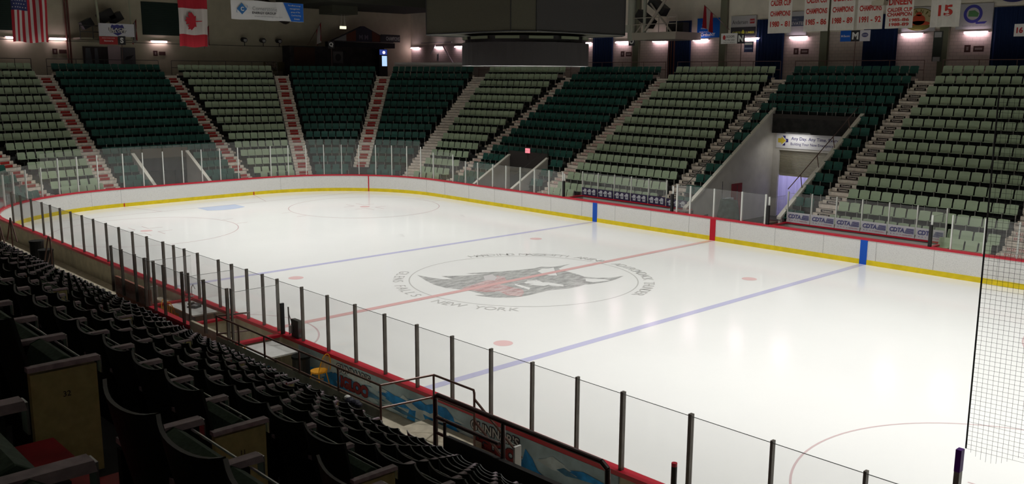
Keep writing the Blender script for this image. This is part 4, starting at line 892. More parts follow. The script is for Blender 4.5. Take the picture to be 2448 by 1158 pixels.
# concession corner
e = empty('concession_stand', (-44., 21.3, 0), label='dark concession stand with a low gabled sign in the far corner', cat='kiosk')
MB().box(-1.2, 0, -6.2, 3.4, 7.8, 10.3).build('counter_block', mat('kiosk_dark', (.025, .022, .02), .8, var=.4, scale=1.5), e)
b = MB(); b.box(-.9, -.02, -2.2, 4.6, 10.3, 10.75); b.build('awning', mat('awning_black', (.012, .012, .014), .7), e)
b = MB(); b.hexa([(-.4, -2.1, 10.8), (0, -2.1, 10.8), (0, 4.5, 10.8), (-.4, 4.5, 10.8), (-.4, 1.1, 12.15), (0, 1.1, 12.15), (0, 1.3, 12.15), (-.4, 1.3, 12.15)], 0)
for (y0, y1, m) in ((-1.9, -.6, 1), (-.6, .4, 2), (2.1, 3.0, 2), (3.0, 4.3, 1)):
    z = lambda y: 10.85+max(0, (y+1.9)*.42 if y < 1.2 else (4.3-y)*.42)
    b.face([(.01, y0, 10.84), (.01, y1, 10.84), (.01, y1, z(y1)-.02), (.01, y0, z(y0))], m)
text(b, 'M M', (.012, 1.2, 11.2), Ry, U_, .4, None, 3, .03)
b.build('gable_sign', [mat('gable_dark', (.03, .028, .045), .7), mat('gable_white', (.22, .22, .22), .7), mat('gable_red', (.11, .035, .02), .7), mat('gable_lilac', (.14, .12, .17), .7)], e)
b = MB(); b.box(0, .03, -2., -1.0, 8.9, 9.9); b.face([(.035, -1.5+.3*math.cos(k*.5236), 9.4+.32*math.sin(k*.5236)) for k in range(12)], 1); b.build('menu_board', [mat('menu_grey', (.10, .10, .10), .7), M_black], e)
b = MB(); b.box(-.02, .02, -5.8, -3.8, 8.2, 10.2); b.build('brown_panel', mat('kiosk_brown', (.045, .022, .012), .8), e)
r = empty('drinks_fridge', (-43.6, 24.3, 7.8), label='glowing bluish drinks fridge in the dark concession stand', cat='fridge')
MB().box(-.6, 0, -.45, .45, 0, 2.4).build('cabinet', M_black, r); b = MB(); b.box(0, .02, -.15, .38, .9, 1.8); b.build('lit_door', mat('fridge_glow', (.5, .7, 1), .5, emit=(.45, .65, 1), estr=1.1), r)
b = MB(); b.face([(.03, .05+.16*math.cos(k*.5236), 2.1+.14*math.sin(k*.5236)) for k in range(12)], 0); b.build('round_logo', mat('fridge_logo', (.8, .7, .9), .5, emit=(.8, .7, 1), estr=1.4), r); b = MB(); b.box(0, .02, -.4, .4, 1.9, 2.35); b.build('header', mat('fridge_header', (.02, .03, .2), .5, emit=(.05, .1, .5), estr=.5), r)
b = MB(); b.box(-43.95, -43.9, 24.3, 26.4, 10.85, 11.5, 0); text(b, 'CHAMPIONS', (-43.9, 25.6, 11.15), Ry, U_, .35, 1.5, 1, .03); tag(b.build('wall_sign', [M_ink, M_wsg]), 'black sign reading Champions right of the gable', 'sign')
# white fascia along the top of the corner section, and back rails
def arcp(R, a): return (CCX+R*math.cos(math.radians(a)), CCY+R*math.sin(math.radians(a)))
Rf = ROFF(14)+1.0
b = MB(); p, q = arcp(Rf, 133), arcp(Rf, 113); b.hexa([(p[0], p[1], 8.62), (q[0], q[1], 8.62), (q[0], q[1]+.05, 8.62), (p[0], p[1]+.05, 8.62), (p[0], p[1], 8.95), (q[0], q[1], 8.95), (q[0], q[1]+.05, 8.95), (p[0], p[1]+.05, 8.95)])
tag(b.build('fascia_board', mat('fascia_white', (.45, .44, .42), .7)), 'long off-white board along the top rail of the corner seats', 'board')
for i, (p, q, lb) in enumerate((((12.3, 26.55), (4.9, 26.55), 'right of sign M'), ((3.9, 26.55), (-3.9, 26.55), 'under sign M'), ((-4.9, 26.55), (-12.7, 26.55), 'under sign N'), ((-13.7, 26.55), (-21.4, 26.55), 'under sign O'), ((-22.6, 26.55), arcp(Rf, 114), 'left of sign O'),
                              ((CCX-Rf, 4.0), (CCX-Rf, -3.9), 'below sign S'), ((CCX-Rf, 5.0), arcp(Rf, 158), 'right of sign S'), ((CCX-Rf, -4.9), (CCX-Rf, -9.), 'left of sign S'))):
    p = Vector((*p, 0)); q = Vector((*q, 0)); z = Vector((0, 0, 1))
    rail('guard_rail', [[p+z*8.92, q+z*8.92], [p+z*8.4, q+z*8.4]], .02, M_pipe if i < 5 else M_pipeg, f'thin dark guard rail behind the top seats {lb}', posts=[(p.lerp(q, t)+z*7.8, p.lerp(q, t)+z*8.92) for t in (0, .25, .5, .75, 1)])
b = MB(); b.box(-45., -44.9, 13.2, 15.8, 8.2, 8.95, 0); b.box(-44.9, -44.88, 13.3, 14.4, 8.3, 8.9, 1); tag(b.build('advert_panel', [mat('adv_ochre', (.10, .085, .03), .8), mat('adv_mix', (.16, .13, .10), .8, var=.6, scale=6)]), 'dim ochre and grey advert panel at the head of the third aisle', 'advert panel')

# ------------------------------------------------------------------ press platform with lattice above sign O, ducts, hanging heater
e = empty('press_platform', label='cream steel platform with lattice braces and speakers right of the scoreboard', cat='platform')
M_steel = mat('steel_cream', (.34, .31, .26), .6, .2)
MB().box(-17.0, -13.0, 26.6, 29.5, 10.45, 10.95).build('deck', M_steel, e)
b = MB(); b.tube((-17.0, 26.8, 10.4), (-17.0, 26.8, 16), .28, 0, 16); b.build('column', mat('duct_cream', (.32, .33, .27), .6), e)
b = MB(); b.tube((-15.85, 26.8, 10.4), (-15.85, 26.8, 16), .12, 0, 12); b.build('column', MATS['duct_cream'], e)
b = MB(); b.tube((-15.7, 26.7, 11.1), (-13.6, 26.7, 13.6), .1); b.tube((-13.05, 26.7, 10.5), (-15.3, 26.7, 12.9), .06); b.tube((-16.9, 26.7, 10.6), (-15.9, 26.7, 11.6), .05); b.build('brace', M_steel, e)
b = MB()
for z in (11.5, 11.95): b.tube((-16.9, 26.65, z), (-13.0, 26.65, z), .03)
for x in (-14.5, -13.75, -13.0): b.tube((x, 26.65, 10.9), (x, 26.65, 11.95), .03)
b.build('guard_rail', M_steel, e)
for (x, z, a) in ((-14.9, 12.7, .6), (-16.0, 11.9, .6)):
    T = Matrix.Translation((x, 27.1, z)) @ Matrix.Rotation(a, 4, 'Y'); b = MB(); b.box(-.75, .75, -.3, .3, -.3, .3, 0, T); b.build('speaker', M_black, e)
b = MB(); b.box(-14.5, -13.1, 27.5, 28.2, 10.95, 11.6); b.build('equipment', M_black, e)
b = MB(); b.box(-17.5, -16.9, 26.5, 27.2, 11.0, 11.5); b.build('duct_box', MATS['duct_cream'], e)
b = MB()
for x, m in ((-15.95, 0), (-15.75, 0), (-15.5, 0)): b.tube((x, 29.8, 7.8), (x, 29.8, 10.5), .05)
tag(b.build('wall_pipes', MATS['pipe_rust']), 'three rust brown pipes on the wall below the press platform', 'pipe')
e = empty('ceiling_duct', label='large dark duct run with a hanging box end near the ceiling over the far corner', cat='duct')
b = MB(); b.box(-44., -36., 14.0, 27., 13.4, 14.4); b.build('duct_run', M_duct, e)
b = MB(); b.box(-41., -39., 16.2, 18.6, 12.75, 14.2); b.build('duct_outlet', mat('duct_olive', (.07, .07, .05), .8), e)
b = MB(); b.tube((-46., 16, 12.6), (-43., 12, 13.6), .5, 0, 12); b.build('duct_elbow', mat('duct_brown', (.07, .06, .05), .8), e)
e = empty('work_light', (-40., 17.8, 11.7), label='small bright square work light hanging in the far corner', cat='light')
b = MB(); b.box(-.1, .1, -.25, .25, -.08, .14); b.build('lit_face', mat('work_glow', (.9, .9, .6), .5, emit=(.95, .92, .65), estr=1.2), e); b = MB(); b.tube((0, -.2, .1), (0, -.1, 1.1), .015); b.tube((0, .2, .1), (0, .15, 1.1), .015); b.build('hanger', M_wsg, e)
e = empty('hanging_speaker', (2.7, 23.5, 11.95), label='small pale hanging floodlight in front of the 1991-92 banner', cat='light')
b = MB(); b.hexa([(-.45, -.25, -.22), (.2, -.25, -.22), (.2, .25, -.22), (-.45, .25, -.22), (-.45, -.25, 0), (.25, -.25, .12), (.25, .25, .12), (-.45, .25, 0)]); b.build('housing', mat('flood_pale', (.45, .43, .33), .6), e); b = MB(); b.tube((.25, 0, 0), (.35, 0, .4), .05); b.tube((.35, 0, .4), (.1, 0, 4), .03); b.build('bracket', M_black, e)
# braces left of scoreboard in the corner
b = MB(); b.tube((-40.3, 29.7, 9.0), (-41.8, 29.7, 10.6), .06); b.tube((-43.6, 29.7, 9.9), (-42.9, 29.7, 10.7), .06); b.tube((-45, 29.7, 10.9), (-40.5, 29.7, 10.9), .04)
tag(b.build('steel_brace', mat('brace_grey', (.35, .32, .33), .5)), 'diagonal pale steel braces on the wall left of the scoreboard', 'brace')
b = MB(); b.box(-42.9, -42.6, 29.86, 29.9, 9.2, 9.9, 0); text(b, 'TEAM', (-42.75, 29.86, 9.55), (0, 0, 1), (-1, 0, 0), .15, .55, 1, .01); tag(b.build('wall_sign', [M_wsg, M_ink]), 'small narrow vertical sign under a tube light left of the scoreboard', 'sign')
b = MB(); b.box(2.95, 3.45, 29.7, 29.76, 8.9, 10.6, 0); b.box(3.0, 3.4, 29.69, 29.7, 10.25, 10.55, 1); b.box(3.0, 3.4, 29.69, 29.7, 8.9, 9.15, 1); tag(b.build('wall_sign', [mat('vert_dark', (.05, .06, .05), .6), M_wsg]), 'narrow tall dark sign on the column right of the banners', 'sign')
b = MB(); b.box(-7.6, -6.95, 26.6, 26.65, 9.5, 10.15, 0); b.box(-7.55, -7.0, 26.59, 26.6, 9.95, 10.1, 1); b.box(-7.55, -7.0, 26.59, 26.6, 9.68, 9.78, 2); tag(b.build('wall_sign', [mat('sq_navy', (.03, .04, .12), .5), M_white, mat('sq_mid', (.2, .25, .4), .5)]), 'small navy and white square sign hanging right of sign N', 'sign')

# ------------------------------------------------------------------ scoreboard
e = empty('scoreboard', (0, 0, 0), label='huge dark scoreboard cube hanging over centre ice with a round lower ring', cat='scoreboard')
s, c = 2.95, .62; O = [(s-c, -s), (s, -s+c), (s, s-c), (s-c, s), (-s+c, s), (-s, s-c), (-s, -s+c), (-s+c, -s)]
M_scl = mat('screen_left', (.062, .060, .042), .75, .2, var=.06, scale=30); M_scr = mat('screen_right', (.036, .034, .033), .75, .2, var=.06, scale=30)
b = MB(); b.face([(x, y, 9.50) for x, y in O[::-1]]); b.face([(x, y, 13.6) for x, y in O])
for i in range(8):
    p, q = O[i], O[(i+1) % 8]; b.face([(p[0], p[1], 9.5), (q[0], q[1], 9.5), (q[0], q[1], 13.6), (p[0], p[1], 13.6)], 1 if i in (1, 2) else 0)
b.build('cube', [M_scl, M_scr], e)
b = MB()
for i in range(8):
    p, q = Vector((*O[i], 0)), Vector((*O[(i+1) % 8], 0)); b.tube(p+Vector((0, 0, 9.5)), q+Vector((0, 0, 9.5)), .03, 0, 6); b.tube(p+Vector((0, 0, 9.5)), p+Vector((0, 0, 13.6)), .02, 0, 6)
b.build('edge_trim', M_black, e)
b = MB(); n = 48
def cyl(r0, z0, r1, z1, m):
    for k in range(n):
        a, d = 2*math.pi*k/n, 2*math.pi*(k+1)/n
        b.face([(r0*math.cos(a), r0*math.sin(a), z0), (r0*math.cos(d), r0*math.sin(d), z0), (r1*math.cos(d), r1*math.sin(d), z1), (r1*math.cos(a), r1*math.sin(a), z1)], m)
cyl(2.42, 8.34, 2.42, 9.18, 0); cyl(2.1, 8.34, 2.42, 8.34, 1); cyl(2.1, 9.3, 2.1, 8.34, 0); cyl(2.42, 9.18, 2.1, 9.18, 0)
b.face([(2.1*math.cos(-2*math.pi*k/n), 2.1*math.sin(-2*math.pi*k/n), 8.36) for k in range(n)], 1)
b.build('lower_ring', [mat('ring_dark', (.034, .031, .031), .75, var=.06, scale=30), mat('ring_underside', (.8, .8, .8), .6)], e)
b = MB(); cyl(2.3, 9.18, 2.3, 9.42, 0); b.build('neck', M_black, e)
b = MB()
for k in range(12):
    a = 2*math.pi*k/12; T = Matrix.Translation((2.32*math.cos(a), 2.32*math.sin(a), 9.33)) @ Matrix.Rotation(a, 4, 'Z'); b.box(0, .04, -.45, .45, -.03, .07, 0, T)
b.build('vent_strip', mat('strip_sage', (.14, .16, .10), .6), e)
b = MB()
for x in (-2, 2):
    for y in (-2, 2): b.tube((x, y, 13.6), (x, y, 16), .04)
b.build('suspension_cable', M_black, e)

# ------------------------------------------------------------------ near side: floor strip, boxes, railings
b = MB(); b.box(-28, 27, -15.0, -13.12, -.03, .35); tag(b.build('walkway', M_ply), 'pale walkway strip behind the near boards', 'walkway', kind='structure')
# painted mural on the back of the near boards
M_mural = mat('mural_sky', (.42, .56, .64), .7, .2, var=.25, scale=1.6); M_mb = mat('mural_blue', (.03, .30, .80), .7, var=.4, scale=3); M_ml = mat('mural_light', (.64, .76, .82), .7, var=.2, scale=3); M_md = mat('mural_dark', (.08, .24, .42), .7, var=.3, scale=4); M_mr = mat('mural_red', (.24, .03, .035), .7); M_mo = mat('mural_outline', (.04, .03, .045), .7); M_mf = mat('mural_letter', (.6, .62, .63), .7)
b = MB(); b.box(5.2, 16.1, -13.155, -13.125, .36, 1.06, 0)
Nn = (0, -1, 0)
def mq(P, m, d=.002): b.face([(x, -13.155-d, z) for x, z in P], m)
random.seed(11)
for k in range(60):
    x = random.uniform(5.4, 15.0); z = random.uniform(.38, .85); w_ = random.uniform(.4, 1.4); h = random.uniform(.04, .14)
    mq([(x, z), (x+w_*.4, z-h*.6 if z-h*.6 > .37 else .37), (x+w_, z-.0), (x+w_*.7, z+h*.4), (x+w_*.3, z+h)], random.choice((2, 3, 2, 1)), .0015+.0002*k)
mq([(9.9, .37), (10.0, .62), (10.15, .84), (10.4, .93), (10.6, .88), (10.9, .98), (11.3, 1.0), (11.55, .86), (11.7, .55), (11.75, .37)], 1, .009); mq([(10.2, .37), (10.25, .7), (10.45, .72), (10.6, .5), (10.62, .37)], 2, .010)
mq([(11.0, .38), (11.05, .8), (11.2, .6), (11.25, .38)], 3, .0105); mq([(6.4, .37), (6.5, .6), (6.8, .7), (7.0, .5), (7.1, .37)], 1, .009); mq([(13.6, .37), (13.75, .85), (13.95, .7), (14.1, .5), (14.5, .37)], 1, .009)
for cx in (7.75, 12.85):
    text(b, "GUNNAR'S", (cx, -13.155, .90), R_, U_, .24, 1.5, 5, .09, off=.011); text(b, "GUNNAR'S", (cx, -13.155, .90), R_, U_, .21, 1.45, 6, .02, off=.014)
    text(b, "IGLOO", (cx+.05, -13.155, .57), R_, U_, .32, 1.25, 5, .13, off=.011); text(b, "IGLOO", (cx+.05, -13.155, .57), R_, U_, .30, 1.2, 4, .07, off=.014)
tag(b.build('painted_mural', [M_mural, M_mb, M_ml, M_md, M_mr, M_mo, M_mf]), 'blue icy mural with Gunnar\'s Igloo lettering on the back of the near boards', 'mural')
# back line of the boxes (y = -14.5)
e = empty('penalty_box', label='near box with a brown brick-patterned advert wall and glass above', cat='penalty box')
M_bricky = brick_mat('brick_advert', (.34, .13, .10), (.40, .20, .14), (.16, .06, .05), 4.0)
MB().box(-3.75, -1.05, -14.53, -14.45, .35, 1.62).build('back_wall', M_bricky, e)
MB().box(-1.12, -1.05, -14.5, -13.2, .35, 1.10).build('side_wall', mat('box_white', (.55, .56, .56), .6), e)
MB().box(-3.75, -3.68, -14.5, -13.2, .35, 1.10).build('side_wall', MATS['box_white'], e)
MB().box(-1.16, -1.0, -14.4, -13.2, 1.10, 1.16).build('cap_rail', M_red, e)
MB().box(-3.3, -1.5, -13.5, -13.2, .75, .8).build('shelf', M_ply, e)
e = empty('scorer_box', label='near scorer box with red-capped low walls around a white table', cat='box')
MB().box(-1.05, 1.72, -14.53, -14.45, .35, 1.05).build('back_wall', M_redtread, e)
MB().box(-1.05, 1.75, -14.57, -14.40, 1.05, 1.13).build('cap_rail', M_red, e)
MB().box(1.72, 4.25, -14.53, -14.45, .35, 1.25).build('side_panel', M_bout, e)
MB().box(1.68, 1.78, -14.4, -13.2, .35, 1.1).build('side_wall', M_bout, e)
MB().box(4.22, 4.32, -14.45, -13.2, .35, 1.08).build('side_wall', M_bout, e)
MB().box(4.18, 4.36, -14.45, -13.2, 1.08, 1.15).build('cap_rail', M_red, e)
MB().box(1.66, 1.84, -14.45, -13.2, 1.10, 1.16).build('cap_rail', M_red, e)
gx = [-3.72, -2.85, -1.8, -1.06, -.4, .3, 1.55, 2.9, 4.25]
for i in range(len(gx)-1):
    bay((gx[i], -14.6), (gx[i+1], -14.6), 1.14, 2.62, 2.58, M_postd, f'clear glass bay along the back of the near boxes, {nth(i+1)} from left', 'glass bays along the near boxes', .05, i == len(gx)-2)
for x, lb in ((-1.08, 'left side of the scorer box'), (1.73, 'middle of the scorer box'), (4.27, 'right side of the scorer box')):
    bay((x, -14.5), (x, -13.15), 1.14, 2.6, 2.5, M_postd, 'clear glass cross screen at the '+lb, 'glass cross screens of the near boxes', .04)
def table(x0, x1, y0, y1, z, label, legs=True):
    e = empty('table', ((x0+x1)/2, (y0+y1)/2, .35), label=label, cat='table'); w_, d = (x1-x0)/2, (y1-y0)/2
    MB().box(-w_, w_, -d, d, z-.39, z-.35).build('tabletop', mat('table_white', (.62, .62, .60), .5, var=.05), e)
    for sx in (-1, 1):
        for sy in (-1, 1): MB().box(sx*(w_-.06)-.02, sx*(w_-.06)+.02, sy*(d-.06)-.02, sy*(d-.06)+.02, 0, z-.39).build('leg', M_pipeg, e)
    return e
table(-1.0, .75, -14.0, -13.25, 1.10, 'white table with a telephone in the scorer box')
table(4.45, 5.75, -14.4, -13.4, 1.06, 'worn white table behind the near boards by the railing')
e = empty('telephone', (-.15, -13.55, 1.10), .4, label='dark desk telephone on the white scorer table', cat='telephone')
b = MB(); b.hexa([(-.16, -.13, 0), (.16, -.13, 0), (.16, .13, 0), (-.16, .13, 0), (-.16, -.13, .03), (.16, -.13, .03), (.16, .13, .10), (-.16, .13, .10)]); b.build('body', mat('phone_grey', (.06, .06, .07), .5), e)
b = MB(); b.box(-.15, -.08, -.11, .11, .09, .13); b.build('handset', M_black, e); b = MB(); b.box(-.03, .12, -.08, .03, .055, .085); b.build('keypad', M_wsg, e)
def chair(x, y, ang, label):
    e = empty('wooden_chair', (x, y, .35), ang, label=label, cat='chair'); M_ch = mat('chair_yellow', (.85, .38, .01), .4, .4)
    b = MB(); n = 20
    P = [(.21*math.cos(2*math.pi*k/n)*(1.05 if math.sin(2*math.pi*k/n) > 0 else 1), .20*math.sin(2*math.pi*k/n)) for k in range(n)]
    b.face([(x_, y_, .46) for x_, y_ in P]); b.face([(x_, y_, .42) for x_, y_ in P[::-1]])
    for k in range(n): p, q = P[k], P[(k+1) % n]; b.face([(p[0], p[1], .42), (q[0], q[1], .42), (q[0], q[1], .46), (p[0], p[1], .46)])
    b.build('seat', M_ch, e)
    for sx, sy in ((-1, -1), (1, -1), (1, 1), (-1, 1)): MB().tube((sx*.12, sy*.12, .43), (sx*.19, sy*.19, 0), .014).build('leg', M_ch, e)
    for k in range(6): x_ = -.13+.052*k; MB().tube((x_*.85, .17, .45), (x_*1.15, .25, .88-.03*abs(k-2.5)), .007).build('spindle', M_ch, e)
    pts_ = [(.20*math.cos(math.radians(a)), .19+.08*math.sin(math.radians(a)), .46+.46*math.sin(math.radians(a))) for a in range(0, 181, 15)]
    MB().path(pts_, .012).build('back_hoop', M_ch, e)
    b = MB(); b.tube((-.16, 0, .2), (.16, 0, .2), .008); b.build('stretcher', M_ch, e)
chair(6.75, -13.5, math.radians(-75), 'yellow wooden spindle chair standing in front of the blue mural')
chair(-.35, -14.12, math.radians(100), 'yellow wooden spindle chair pulled up beside the scorer table')
chair(-.85, -13.95, math.radians(120), 'yellow wooden spindle chair nearer the brick-patterned wall in the scorer box')
chair(5.05, -14.35, math.radians(180), 'wooden chair tucked under the worn table, only its hoop back showing')
e = empty('wheeled_bin', (6.0, -13.55, .35), label='dark rounded bin in front of the mural beside the worn table', cat='bin')
MB().tube((0, 0, 0), (0, 0, .62), .22, 0, 16).build('body', M_black, e); MB().tube((0, 0, .62), (0, 0, .68), .24, 0, 16).build('lid', M_dark, e)
e = empty('video_unit', (4.75, -13.0, 1.15), label='black device with a screen standing on the red near rail', cat='device')
MB().box(-.05, .30, -.06, .06, .0, .48).build('screen', M_black, e); MB().tube((-.25, 0, 0), (-.28, 0, .75), .02).build('pole', M_black, e); MB().tube((-.28, 0, .6), (0, 0, .15), .01).build('strut', M_black, e); MB().box(-.12, .0, -.1, .06, .1, .3).build('lens_box', M_wsg, e)
e = empty('padded_post', (4.32, -13.1, 1.14), label='short black padded post on the near rail left of the video device', cat='post'); MB().box(-.03, .03, -.05, .05, 0, .85).build('pad', M_black, e)
e = empty('small_lamp', (-1.3, -13.1, 1.14), label='thin grey microphone on a bent stem on the near rail', cat='microphone'); MB().path([(0, 0, 0), (0, 0, .3), (.12, 0, .42), (.25, 0, .3)], .012).build('stem', M_wsg, e); MB().tube((0, 0, 0), (0, 0, .03), .07).build('base', M_wsg, e)
b = MB(); b.tube((17.25, -13.1, 1.13), (17.25, -13.1, 1.62), .05, 0, 10); b.tube((17.25, -13.1, 1.62), (17.25, -13.1, 1.68), .05, 1, 10); tag(b.build('goal_light', [M_black, M_red]), 'short black stub with a red tip on the near rail', 'light')
# brown pipe railing with grey mural panels
M_gp = mat('panel_grey_mural', (.42, .43, .36), .7, var=.25, scale=3)
YR = -14.8
px_ = [4.0, 5.2, 6.5, 8.1, 9.7, 11.25]
e = rail('pipe_railing', [[(px_[0], YR, 1.88), (px_[-1], YR, 1.88), (11.45, -13.6, 1.88), (12.72, -13.6, 1.88), (12.74, -13.6, 1.8)], [(px_[0], YR, 1.40), (px_[-1], YR, 1.40), (11.45, -13.6, 1.40)], [(11.45, -13.6, 1.4), (12.72, -13.6, 1.4)],
     [(12.74, -13.6, 1.7), (14.1, -13.6, .9)], [(12.74, -13.6, 1.25), (14.0, -13.6, .5)], [(px_[0], YR, 1.88), (px_[0]+.25, -14.0, 1.88)], [(px_[0], YR, 1.4), (px_[0]+.25, -14.0, 1.4)]], .024, M_pipe,
     'brown pipe railing with grey painted panels in front of the near seats', posts=[((x, YR, .35), (x, YR, 1.88)) for x in px_]+[((11.45, -13.6, .35), (11.45, -13.6, 1.88)), ((12.74, -13.6, .35), (12.74, -13.6, 1.84))])
b = MB(); b.box(px_[0], px_[-1], YR-.035, YR-.02, .6, 1.36, 0)
for x in (4.4, 5.6, 7.2, 8.9, 10.4):
    for k in range(5): a = math.radians(20+32*k); b.face([(x, YR-.037, 1.0), (x+.16*math.cos(a)-.01, YR-.037, 1.0+.16*math.sin(a)), (x+.17*math.cos(a+.12), YR-.037, 1.0+.17*math.sin(a+.12))], 1)
b.face([(x, YR-.038, z) for x, z in ((6.4, .8), (6.5, 1.1), (6.75, 1.22), (7.0, 1.1), (7.05, .8))], 2)
for x in (4.75, 9.98): text(b, "GUNNAR'S", (x, YR-.036, 1.16), R_, U_, .21, .95, 1, .06); text(b, "GUNNAR'S", (x, YR-.04, 1.16), R_, U_, .19, .92, 3, .015)
tag(b.build('railing_panel', [M_gp, M_mo, M_mb, mat('panel_letter', (.5, .5, .44), .7)]), "grey painted panel reading Gunnar's fixed below the brown pipe railing", 'panel')
# heavy dark rail and dark wall over the near passage
e = empty('guard_rail', label='heavy dark steel guard rail in front of the near right seats', cat='railing')
MB().path([(13.27, -15.0, .9), (13.27, -15.0, 2.22), (13.34, -15., 2.28), (17.3, -15.0, 2.28), (17.42, -15., 2.2), (17.45, -15.0, 1.0)], .045, 0, 10).build('rail', mat('heavy_pipe', (.05, .028, .026), .35, .5, metal=.3), e)
MB().path([(13.3, -15.0, 1.85), (15.0, -15.0, 1.85)], .035).build('rail', MATS['heavy_pipe'], e); MB().path([(13.3, -15.0, 1.55), (15.0, -15.0, 1.55)], .03).build('rail', MATS['heavy_pipe'], e)
MB().tube((15.1, -15.0, .9), (15.1, -15.0, 2.26), .04).build('post', MATS['heavy_pipe'], e); MB().tube((13.6, -15.05, .9), (13.6, -15.05, 1.85), .03).build('post', MATS['heavy_pipe'], e)
b = MB(); b.hexa([(13.7, -15.12, .3), (26.5, -15.12, .3), (26.5, -15.02, .3), (13.7, -15.02, .3), (13.7, -15.12, 1.62), (26.5, -15.12, 1.78), (26.5, -15.02, 1.78), (13.7, -15.02, 1.62)]); tag(b.build('parapet', mat('parapet_black', (.018, .016, .015), .8)), 'long dark parapet wall in front of the near right seats', 'wall', kind='structure')
b = MB(); b.box(15.3, 15.34, -14.95, -14.8, .9, 1.88, 0); tag(b.build('white_board', M_white), 'white-edged board standing behind the dark parapet by the heavy rail', 'board')
b = MB(); b.box(10.7, 12.5, -14.5, -13.2, .35, .60); b.box(12.5, 12.9, -14.5, -13.2, .35, .48); tag(b.build('wooden_landing', M_ply), 'pale timber landing at the foot of the railing gap', 'landing')
# left far things: bins and stair rails by the near boards
for i, x in enumerate((-13.3, -12.2)):
    b = MB(); b.tube((x, -14.1, .35), (x, -14.1, 1.35-.2*i), .26, 0, 14); b.tube((x, -14.1, 1.35-.2*i), (x, -14.1, 1.42-.2*i), .28, 0, 14); tag(b.build('rubbish_bin', M_black), ('taller' if i == 0 else 'shorter')+' black rubbish bin by the near boards at the far left', 'bin')
rail('stair_rail', [[(-16.2, -14.4, 1.1), (-15.5, -14.4, 2.1), (-14.8, -14.4, 1.2)], [(-16.0, -14.9, 1.0), (-15.2, -14.9, 2.0), (-14.6, -14.9, 1.1)]], .03, M_pipe, 'brown steel stair rails at the far left end of the near stand', posts=[((-15.5, -14.4, .35), (-15.5, -14.4, 2.1)), ((-15.2, -14.9, .35), (-15.2, -14.9, 2.0))])
rail('stair_rail', [[(-11.4, -14.4, .9), (-10.7, -14.4, 1.95), (-10.5, -14.4, 1.9)], [(-11.3, -14.4, .6), (-10.5, -14.4, 1.5)]], .03, M_pipe, 'brown steel frame rail beside the black rubbish bins', posts=[((-10.5, -14.4, .35), (-10.5, -14.4, 1.92)), ((-11.4, -14.4, .35), (-11.4, -14.4, .9))])

# ------------------------------------------------------------------ near stand
def NZ(j): return 5.43-.572*j
def NY(j): return -22.25+.91*j
XA, XB = -26., 27.5
AIS = [(-16.45, -15.2), (-7.05, -5.8), (2.35, 3.6), (11.85, 13.0), (21.25, 22.3)]
b = MB()
for j in range(-6, 9): b.box(XA, XB, NY(j)-.91, NY(j), NZ(j)-.8, NZ(j))
b.box(XA, XB, -32., NY(-6)-.9, NZ(-6)-.8, NZ(-6))
b.box(XA, XB, -15.0, -14.95, -.03, NZ(8))
tag(b.build('near_terrace', M_conc), 'stepped terrace under the near seats, darkened for their shade', 'terrace', kind='structure')
for i, (a, c) in enumerate(AIS):
    e = empty('aisle_stairs', label=f'dark red stairs between near seat blocks, {nth(i+1)} aisle from the left', cat='stairs')
    b = MB(); cx = (a+c)/2
    for j in range(-4, 9):
        y = NY(j)
        b.hexa([(a+.08, y, NZ(j)-.286), (c-.08, y, NZ(j)-.286), (c-.08, y+.38, NZ(j)-.286), (a+.08, y+.38, NZ(j)-.286), (a+.08, y, NZ(j)-.28), (c-.08, y, NZ(j)-.28), (c-.08, y+.38, NZ(j)-.28), (a+.08, y+.38, NZ(j)-.28)])
        b.box(a+.08, c-.08, y, y+.38, NZ(j)-.572, NZ(j)-.286)
        b.box(a+.04, c-.04, y-.36, y+.01, NZ(j), NZ(j)+.008)
        b.box(a+.04, c-.04, y-.02, y+.012, NZ(j)-.28, NZ(j))
    b.build('step', M_redtread, e)
